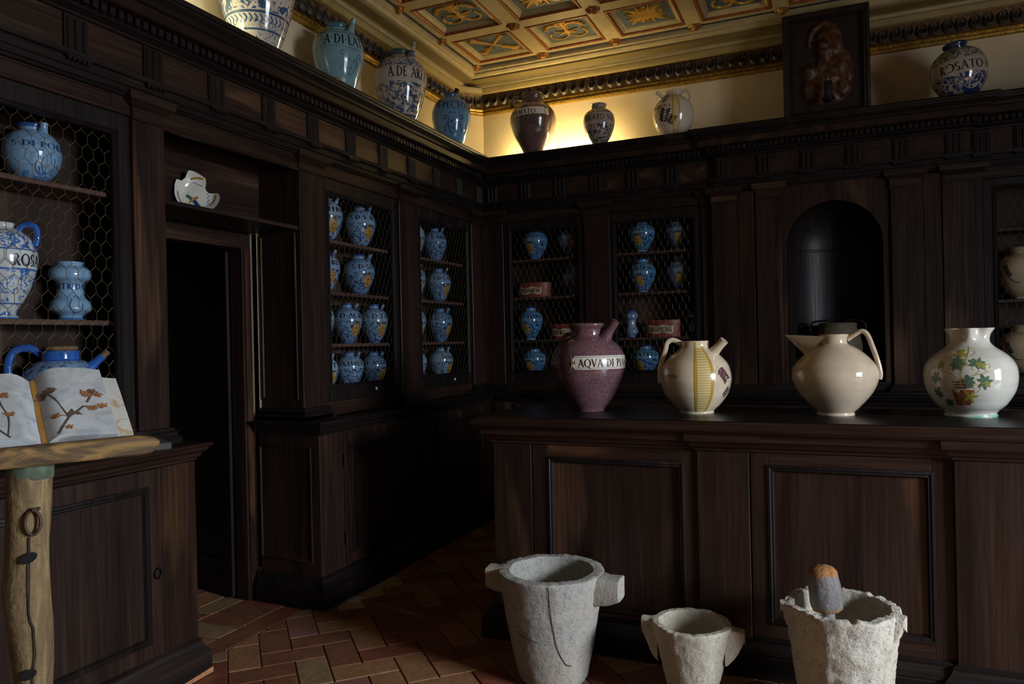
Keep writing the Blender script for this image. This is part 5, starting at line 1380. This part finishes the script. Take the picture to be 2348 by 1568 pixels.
def mcrack(pts, c, Rt, Rb, Hh, va, parent, w_=.004):
    g = G(); P = curve2(pts, 5)
    def S(th, z): t = min(1, max(0, (z-.02)/(Hh-.035))); rr = Rb+(Rt-Rb)*t**.9+.0035; return Vector((c[0]+math.cos(va+th)*rr, c[1]+math.sin(va+th)*rr, z))
    for (a0, z0_), (a1, z1_) in zip(P, P[1:]):
        dx, dz = (a1-a0)*.2, z1_-z0_; l = math.hypot(dx, dz) or 1; px, pz = -dz/l*w_/2/.2, dx/l*w_/2
        g.add([S(a0+px, z0_+pz), S(a0-px, z0_-pz), S(a1-px, z1_-pz), S(a1+px, z1_+pz)], [(0,1,2,3)])
    g.build('crack', CRACK, parent)
mcrack([(-.06, .475), (-.05, .40), (.0, .30), (.10, .20), (.28, .13), (.45, .115)], m1c, .236, .155, .48, va1, b1)
mcrack([(-.9, .25), (-.6, .235), (-.3, .225)], m1c, .236, .155, .48, va1, b1, .003)
m2c = (-.555, 3.085); va2 = math.atan2(-m2c[1], -m2c[0])
mortar('stone_mortar', 'small pale stone mortar with two pointed lugs in the middle', m2c, .158, .088, .332, .026, STONE2, .0028, [(va2+R_(80), .050, .085, .045, .17, .322, .72), (va2-R_(100), .048, .075, .04, .15, .33, .75)], 5.0, .005)
m3c = (.012, 3.115); va3 = math.atan2(-m3c[1], -m3c[0])
mortar('stone_mortar', 'rough white stone mortar holding the wooden pestle', m3c, .205, .148, .462, .032, STONE3, .0055, [(va3+R_(72), .020, .10, .05, .34, .462, .75), (va3-R_(82), .016, .09, .05, .35, .458, .75)], 9.0, .011)
ps = thing('pestle', (m3c[0]-.05, m3c[1]-.02, .17), 'old wooden pestle with worn orange head standing in the rough mortar', 'pestle')
PEST = NT('grey_worn_wood'); v_ = PEST.coord('Object', (30, 30, 6)); gz = PEST.new('TexCoord'); sp_ = PEST.new('SeparateXYZ'); PEST.ln(gz.outputs['Generated'], sp_.inputs[0])
nn_ = PEST.noise(PEST.coord(), 38, 6, .65)
edge = PEST.math('ADD', PEST.math('ABSOLUTE', PEST.math('SUBTRACT', sp_.outputs[2], .47)), PEST.math('MULTIPLY', nn_, .35))
PEST.col(PEST.mix(PEST.ramp(edge, [(.50, 0.0), (.56, 1.0)]), PEST.ramp(PEST.noise(v_, 1, 5), [(.3, '#6a6260'), (.7, '#8d8682')]), '#a8733f'))
PEST.set(Roughness=.9); PEST.bump(nn_, .9, .02)
p0 = Vector((m3c[0]-.028, m3c[1]+.03, .222)); ax = Vector((-.11, -.03, 1)).normalized()
def along(t): return p0+ax*t
G().tube([along(0), along(.12), along(.215)], [.026, .024, .025], 14).build('shaft', plain('pestle_shaft', '#8a817c', .8, noise_amt=.2, nscale=40), ps, smooth=60)
hg = G().tube([along(t_) for t_ in (.204, .208, .218, .24, .27, .30, .33, .352, .366, .374, .378)], [.046, .054, .057, .058, .0585, .058, .056, .052, .045, .030, .012], 28)
hg.v = [q+(q-along((q-p0).dot(ax)))*(.10*noise.noise(q*40)+.06*noise.noise(q*90))+ax*.004*noise.noise(q*60) for q in hg.v]
hg.build('head', PEST.m, ps, smooth=60)

# ---------------------------------------------------------------- rustic lectern with open book
rv = Vector((math.sin(R_(28)), math.cos(R_(28)), 0)); nh = Vector((rv.y, -rv.x, 0))       # along the tray, out towards the reader
OLD = NT('old_pine'); v_ = OLD.coord('Object', (14, 14, 2.2)); f_ = OLD.noise(v_, 1, 7, .7, 1.2); f2_ = OLD.noise(OLD.coord(), 7, 5); f3_ = OLD.noise(OLD.coord(), 60, 4)
c_ = OLD.ramp(f_, [(.3, '#463524'), (.5, '#76603f'), (.7, '#a48c60')]); c_ = OLD.mix(OLD.ramp(f2_, [(.55, 0.0), (.68, .8)]), c_, '#6c665c'); c_ = OLD.mix(OLD.ramp(f3_, [(.58, 0.0), (.75, .6)]), c_, '#3a2a1c')
OLD.col(c_); OLD.set(Roughness=.8); OLD.bump(OLD.math('ADD', f_, f3_), .5, .01)
OLDT = NT('old_tray_wood'); v_ = OLDT.coord('Object', (4, 4, 22)); f_ = OLDT.noise(v_, 1, 6, .65, 1.5); c_ = OLDT.ramp(f_, [(.30, '#22170e'), (.46, '#5a4122'), (.60, '#957139'), (.75, '#4d361b')]); OLDT.col(c_); OLDT.set(Roughness=.7); OLDT.bump(f_, .4, .008)
SP = Vector((-1.845, 1.215, 0))
lc = thing('lectern', SP, 'rustic wooden lectern on a split tree-trunk post holding the open book', 'lectern')
pts = []; rad = []
for k in range(25):
    z = 1.235*k/24; pts.append(SP+rv*(.010*math.sin(z*5)+.004)+AZ*z); rad.append(.0455+.005*math.sin(z*7+1)+.003*math.sin(z*17))
g = G(); g.tube(pts, rad, 28)
g.v = [q+(q-SP-AZ*q.z)*(.10*noise.noise(q*9)+.05*noise.noise(q*30)) for q in g.v]
post = g.build('post', OLD.m, lc, smooth=70)
# front direction seen by the viewer
fa = math.atan2(CAM.y-SP.y, CAM.x-SP.x); fd = Vector((math.cos(fa), math.sin(fa), 0)); fs = Vector((-fd.y, fd.x, 0))
def postpt(s_, z, off=.001):
    i = min(24, max(0, int(z/1.205*24))); c = pts[i]; r = rad[i]*1.06+off; return c.lerp(c, 0)+fd*math.sqrt(max(0, r*r-s_*s_))+fs*s_+AZ*(z-c.z)
g = G(); zs = [(.004, 1.05), (.004, 1.0), (.002, .93), (.0, .87), (.002, .845), (.008, .83), (.009, .76), (.0, .71), (-.004, .60), (-.002, .40), (.002, .1)]
for (a, z0_), (b, z1_) in zip(zs, zs[1:]):
    g.add([postpt(a-.002, z0_, .003), postpt(a+.002, z0_, .003), postpt(b+.002, z1_, .003), postpt(b-.002, z1_, .003)], [(0,1,2,3)])
g.build('crack', CRACK, post)
for z, s_ in ((1.0, .002), (.716, -.010)):
    q = postpt(s_, z, .003); g = G(); V = [q+fs*(.019*math.cos(2*PI*k/12))+AZ*(.013*math.sin(2*PI*k/12)+.004*math.cos(2*PI*k/12)) for k in range(12)]; V = [v-fd*.0+fd*(math.sqrt(max(0, .05**2-((v-q).dot(fs)+s_)**2))-math.sqrt(max(0, .05**2-s_**2)))+fd*.003 for v in V]
    g.add(V, [tuple(range(12))]).build('peg_hole', plain('peg_hole_dark', '#0b0806', .95) if z > .8 else D.materials['peg_hole_dark'], post)
c0 = postpt(.010, 1.085, .004)
rg = G().tube([c0+fs*(.016*math.sin(t*PI/9))+AZ*(.030*math.cos(t*PI/9)-.0)+fd*.003 for t in range(19)], .0042, 7, cap=False).build('iron_ring', plain('rusty_iron', '#4a3b2c', .6, .5), lc, smooth=60)
G().tube([c0+AZ*.030-fd*.012+fs*.014, c0+AZ*.032+fd*.010, c0+AZ*.030-fd*.012-fs*.010], .0045, 7).build('staple', D.materials['rusty_iron'], rg, smooth=60)
GRN = plain('green_paint', '#4f5a48', .8, noise_amt=.4, nscale=40)
G().tube([SP+AZ*1.185+rv*.004, SP+AZ*1.226+rv*.004], [.051, .052], 24).build('collar', GRN, lc, smooth=60)
# tray: front lip board and tilted desk board
T0 = SP+AZ*1.235+rv*.0
def T(s_, t_, z): return T0+rv*s_+nh*t_+AZ*z
def slab(g, s0, s1, t0, t1, z0, z1, end=None):
    V = [T(s0,t0,z0), T(s1,t0,z0), T(s1,t1,z0), T(s0,t1,z0), T(s0,t0,z1), T(s1,t0,z1), T(s1,t1,z1), T(s0,t1,z1)]
    return g.add(V, [(0,3,2,1),(4,5,6,7),(0,1,5,4),(1,2,6,5),(2,3,7,6),(3,0,4,7)])
out = [(-.45, .0), (.335, .0), (.355, .012), (.372, .030), (.362, .044), (.34, .052), (.27, .055), (-.45, .055)]
g = G(); V = []; 
lipo = [(-.45, -.012), (.245, -.010), (.27, -.006), (.285, .014), (.288, .022), (.275, .032), (.235, .040), (.19, .040), (-.45, .034)]
for t_ in (.045, .085): V += [T(a, t_, b) for a, b in lipo]
m = len(lipo)
F = [tuple(range(m)), tuple(range(2*m-1, m-1, -1))]+[(k, m+k, m+(k+1) % m, (k+1) % m) for k in range(m)]
g.add(V, F).build('front_lip', OLDT.m, lc, bevel=.004)
TH = R_(33); uu = -nh*math.cos(TH)+AZ*math.sin(TH); nn = nh*math.sin(TH)+AZ*math.cos(TH)
D0 = T(0, .034, .012)
def DK(s_, t_, h_): return D0+rv*s_+uu*t_+nn*h_
def dbox(g, s0, s1, t0, t1, h0, h1):
    V = [DK(s0,t0,h0), DK(s1,t0,h0), DK(s1,t1,h0), DK(s0,t1,h0), DK(s0,t0,h1), DK(s1,t0,h1), DK(s1,t1,h1), DK(s0,t1,h1)]
    return g.add(V, [(0,3,2,1),(4,5,6,7),(0,1,5,4),(1,2,6,5),(2,3,7,6),(3,0,4,7)])
slab(G(), -.45, .325, -.30, .044, -.008, .012).build('tray_board', plain('slate_painted_wood', '#3a3933', .75, noise_amt=.3, nscale=15), lc, bevel=.003)
dbox(G(), -.20, .22, .0, .27, -.016, 0).build('book_rest', OLD.m, lc, bevel=.002)
slab(G(), .283, .297, -.03, -.012, .012, .014).build('paint_chip', WHITE_TAG, lc)
slab(G(), -.04, .04, -.09, .06, -.012, .0).build('cross_block', OLD.m, lc, bevel=.003)
bk = thing('open_book', T(0, .03, .04), 'open old book with dried brown flowering twigs on its pages', 'book')
PAGE = NT('grey_white_page'); f_ = PAGE.noise(PAGE.coord(), 14, 7, .65, .8); PAGE.col(PAGE.ramp(f_, [(.32, '#9fa1a5'), (.5, '#bfc0c1'), (.7, '#cfcfce')])); PAGE.set(Roughness=.8)
STAIN = NT('stained_page'); f_ = STAIN.noise(STAIN.coord(), 16, 6, .6, .8); STAIN.col(STAIN.ramp(f_, [(.35, '#c9c7c2'), (.55, '#cfcac0'), (.68, '#b98d57')])); STAIN.set(Roughness=.8)
EDGE = plain('page_edges', '#a9a294', .85, noise_amt=.3, nscale=120); LEATH = plain('tan_leather', '#a8783a', .6, noise_amt=.2, nscale=40)
BS0 = .033   # gutter position along the tray
def page_h(x, wd):      # height of the page block above the desk across its width
    t = x/wd; return .012+.030*(1-(1-min(1, t*4))**2)*(1-.35*t)
def block(side, wd, ht, mat, nm, lift=0, top=0, skew=.0):
    g = G(); n, m = 14, 8; V = []; F = []
    for i in range(n+1):
        x_ = wd*i/n
        for k in range(m+1):
            y_ = ht*k/m; hgt = page_h(x_, wd)+lift
            V.append(DK(BS0+side*(x_+.007), .018+y_*(1+.02*math.sin(PI*x_/wd))+skew*x_*(k/m), hgt+.004*noise.noise((x_*20, y_*20, side))))
    for i in range(n):
        for k in range(m): b_ = i*(m+1)+k; F.append((b_, b_+m+1, b_+m+2, b_+1))
    N0 = len(V)
    for i in range(n+1):
        x_ = wd*i/n
        for k in (0, m): V.append(DK(BS0+side*(x_+.007), .018+ht*(k/m)*(1+.02*math.sin(PI*x_/wd))+skew*x_*(k/m), .003))
    g.add(V, F)
    E_ = []
    for i in range(n):
        E_.append((i*(m+1), (i+1)*(m+1), N0+2*(i+1), N0+2*i)); E_.append((i*(m+1)+m, N0+2*i+1, N0+2*(i+1)+1, (i+1)*(m+1)+m))
    for k in range(m): pass
    g.add(V, E_+[tuple([n*(m+1)+k for k in range(m+1)]+[N0+2*n+1, N0+2*n])])
    return g.build(nm, mat, bk, smooth=40)
pr_ = block(1, .156, .292, PAGE.m, 'right_page', .004)
block(1, .193, .280, STAIN.m, 'under_pages', -.004, skew=-.12)
pl_ = block(-1, .20, .275, PAGE.m, 'left_page', .002)
g = G()
dbox(g, BS0-.009, BS0+.010, .012, .298, 0, .016).build('gutter_spine', LEATH, bk, bevel=.003)
dbox(G(), BS0-.23, BS0+.205, .012, .300, 0.0005, .004).build('cover', LEATH, bk, bevel=.001)
TWIG = plain('dried_stem', '#4f4540', .85, noise_amt=.2, nscale=60); PETAL = plain('dried_petal', '#a0673a', .85, noise_amt=.35, nscale=90); PETALD = plain('dark_dried_petal', '#6a4f44', .85, noise_amt=.3, nscale=90)
def pg(nm, polys, side, wd, mat, off):
    g = G()
    for p in polys: g.add([DK(BS0+side*(a+.007), .018+b, page_h(max(0, a), wd)+(.004 if side > 0 else .002)+.004*noise.noise((a*20, b*20, side))+off) for a, b in p], [tuple(range(len(p)))])
    return g.build(nm, mat, pr_ if side > 0 else pl_)
KX, KY = .91, 1.36
def blossom(x_, y_, r, side, wd, mat):
    P = [leaf_poly(x_*KX, y_*KY, 2*PI*k/7+x_*60+random.uniform(-.3, .3), r*random.uniform(.55, 1.15), r*.20) for k in range(7)]; pg('blossom', P, side, wd, mat, .0016)
def twig(pts_, w0, side, wd):
    P = curve2([(a*KX, b*KY) for a, b in pts_], 6); pg('twig', line_polys(P, w0), side, wd, TWIG, .0012)
twig([(.025, .005), (.055, .045), (.09, .075), (.125, .115), (.133, .140)], .0055, 1, .156)
twig([(.056, .048), (.048, .075), (.036, .105), (.020, .135)], .003, 1, .156); twig([(.095, .082), (.125, .090), (.155, .092)], .004, 1, .156); twig([(.056, .05), (.04, .055), (.03, .055)], .002, 1, .156)
for a, b, r, m_ in ((.130, .135, .020, PETALD), (.118, .120, .018, PETAL), (.145, .122, .017, PETAL), (.110, .128, .015, PETAL), (.130, .082, .018, PETAL), (.152, .085, .016, PETAL), (.118, .078, .015, PETAL), (.068, .062, .018, PETALD), (.080, .060, .013, PETALD), (.028, .055, .014, PETAL), (.055, .02, .012, PETAL), (.016, .140, .022, PETALD), (.030, .143, .018, PETALD), (.006, .135, .018, PETALD)):
    blossom(a, b, r, 1, .156, m_)
twig([(.075, .01), (.068, .06), (.08, .10), (.085, .13)], .003, -1, .20); twig([(.07, .005), (.11, .05), (.135, .09), (.14, .13)], .004, -1, .20)
for a, b, r, m_ in ((.085, .135, .020, PETAL), (.10, .125, .017, PETAL), (.07, .135, .016, PETAL), (.065, .07, .016, PETAL), (.145, .12, .016, PETALD), (.15, .16, .02, PETAL), (.135, .06, .016, PETAL), (.125, .04, .014, PETALD)):
    blossom(a, b, r, -1, .20, m_)
pg('stain', [circle_poly(.0, .0, .001)], 1, .156, PETAL, .001)
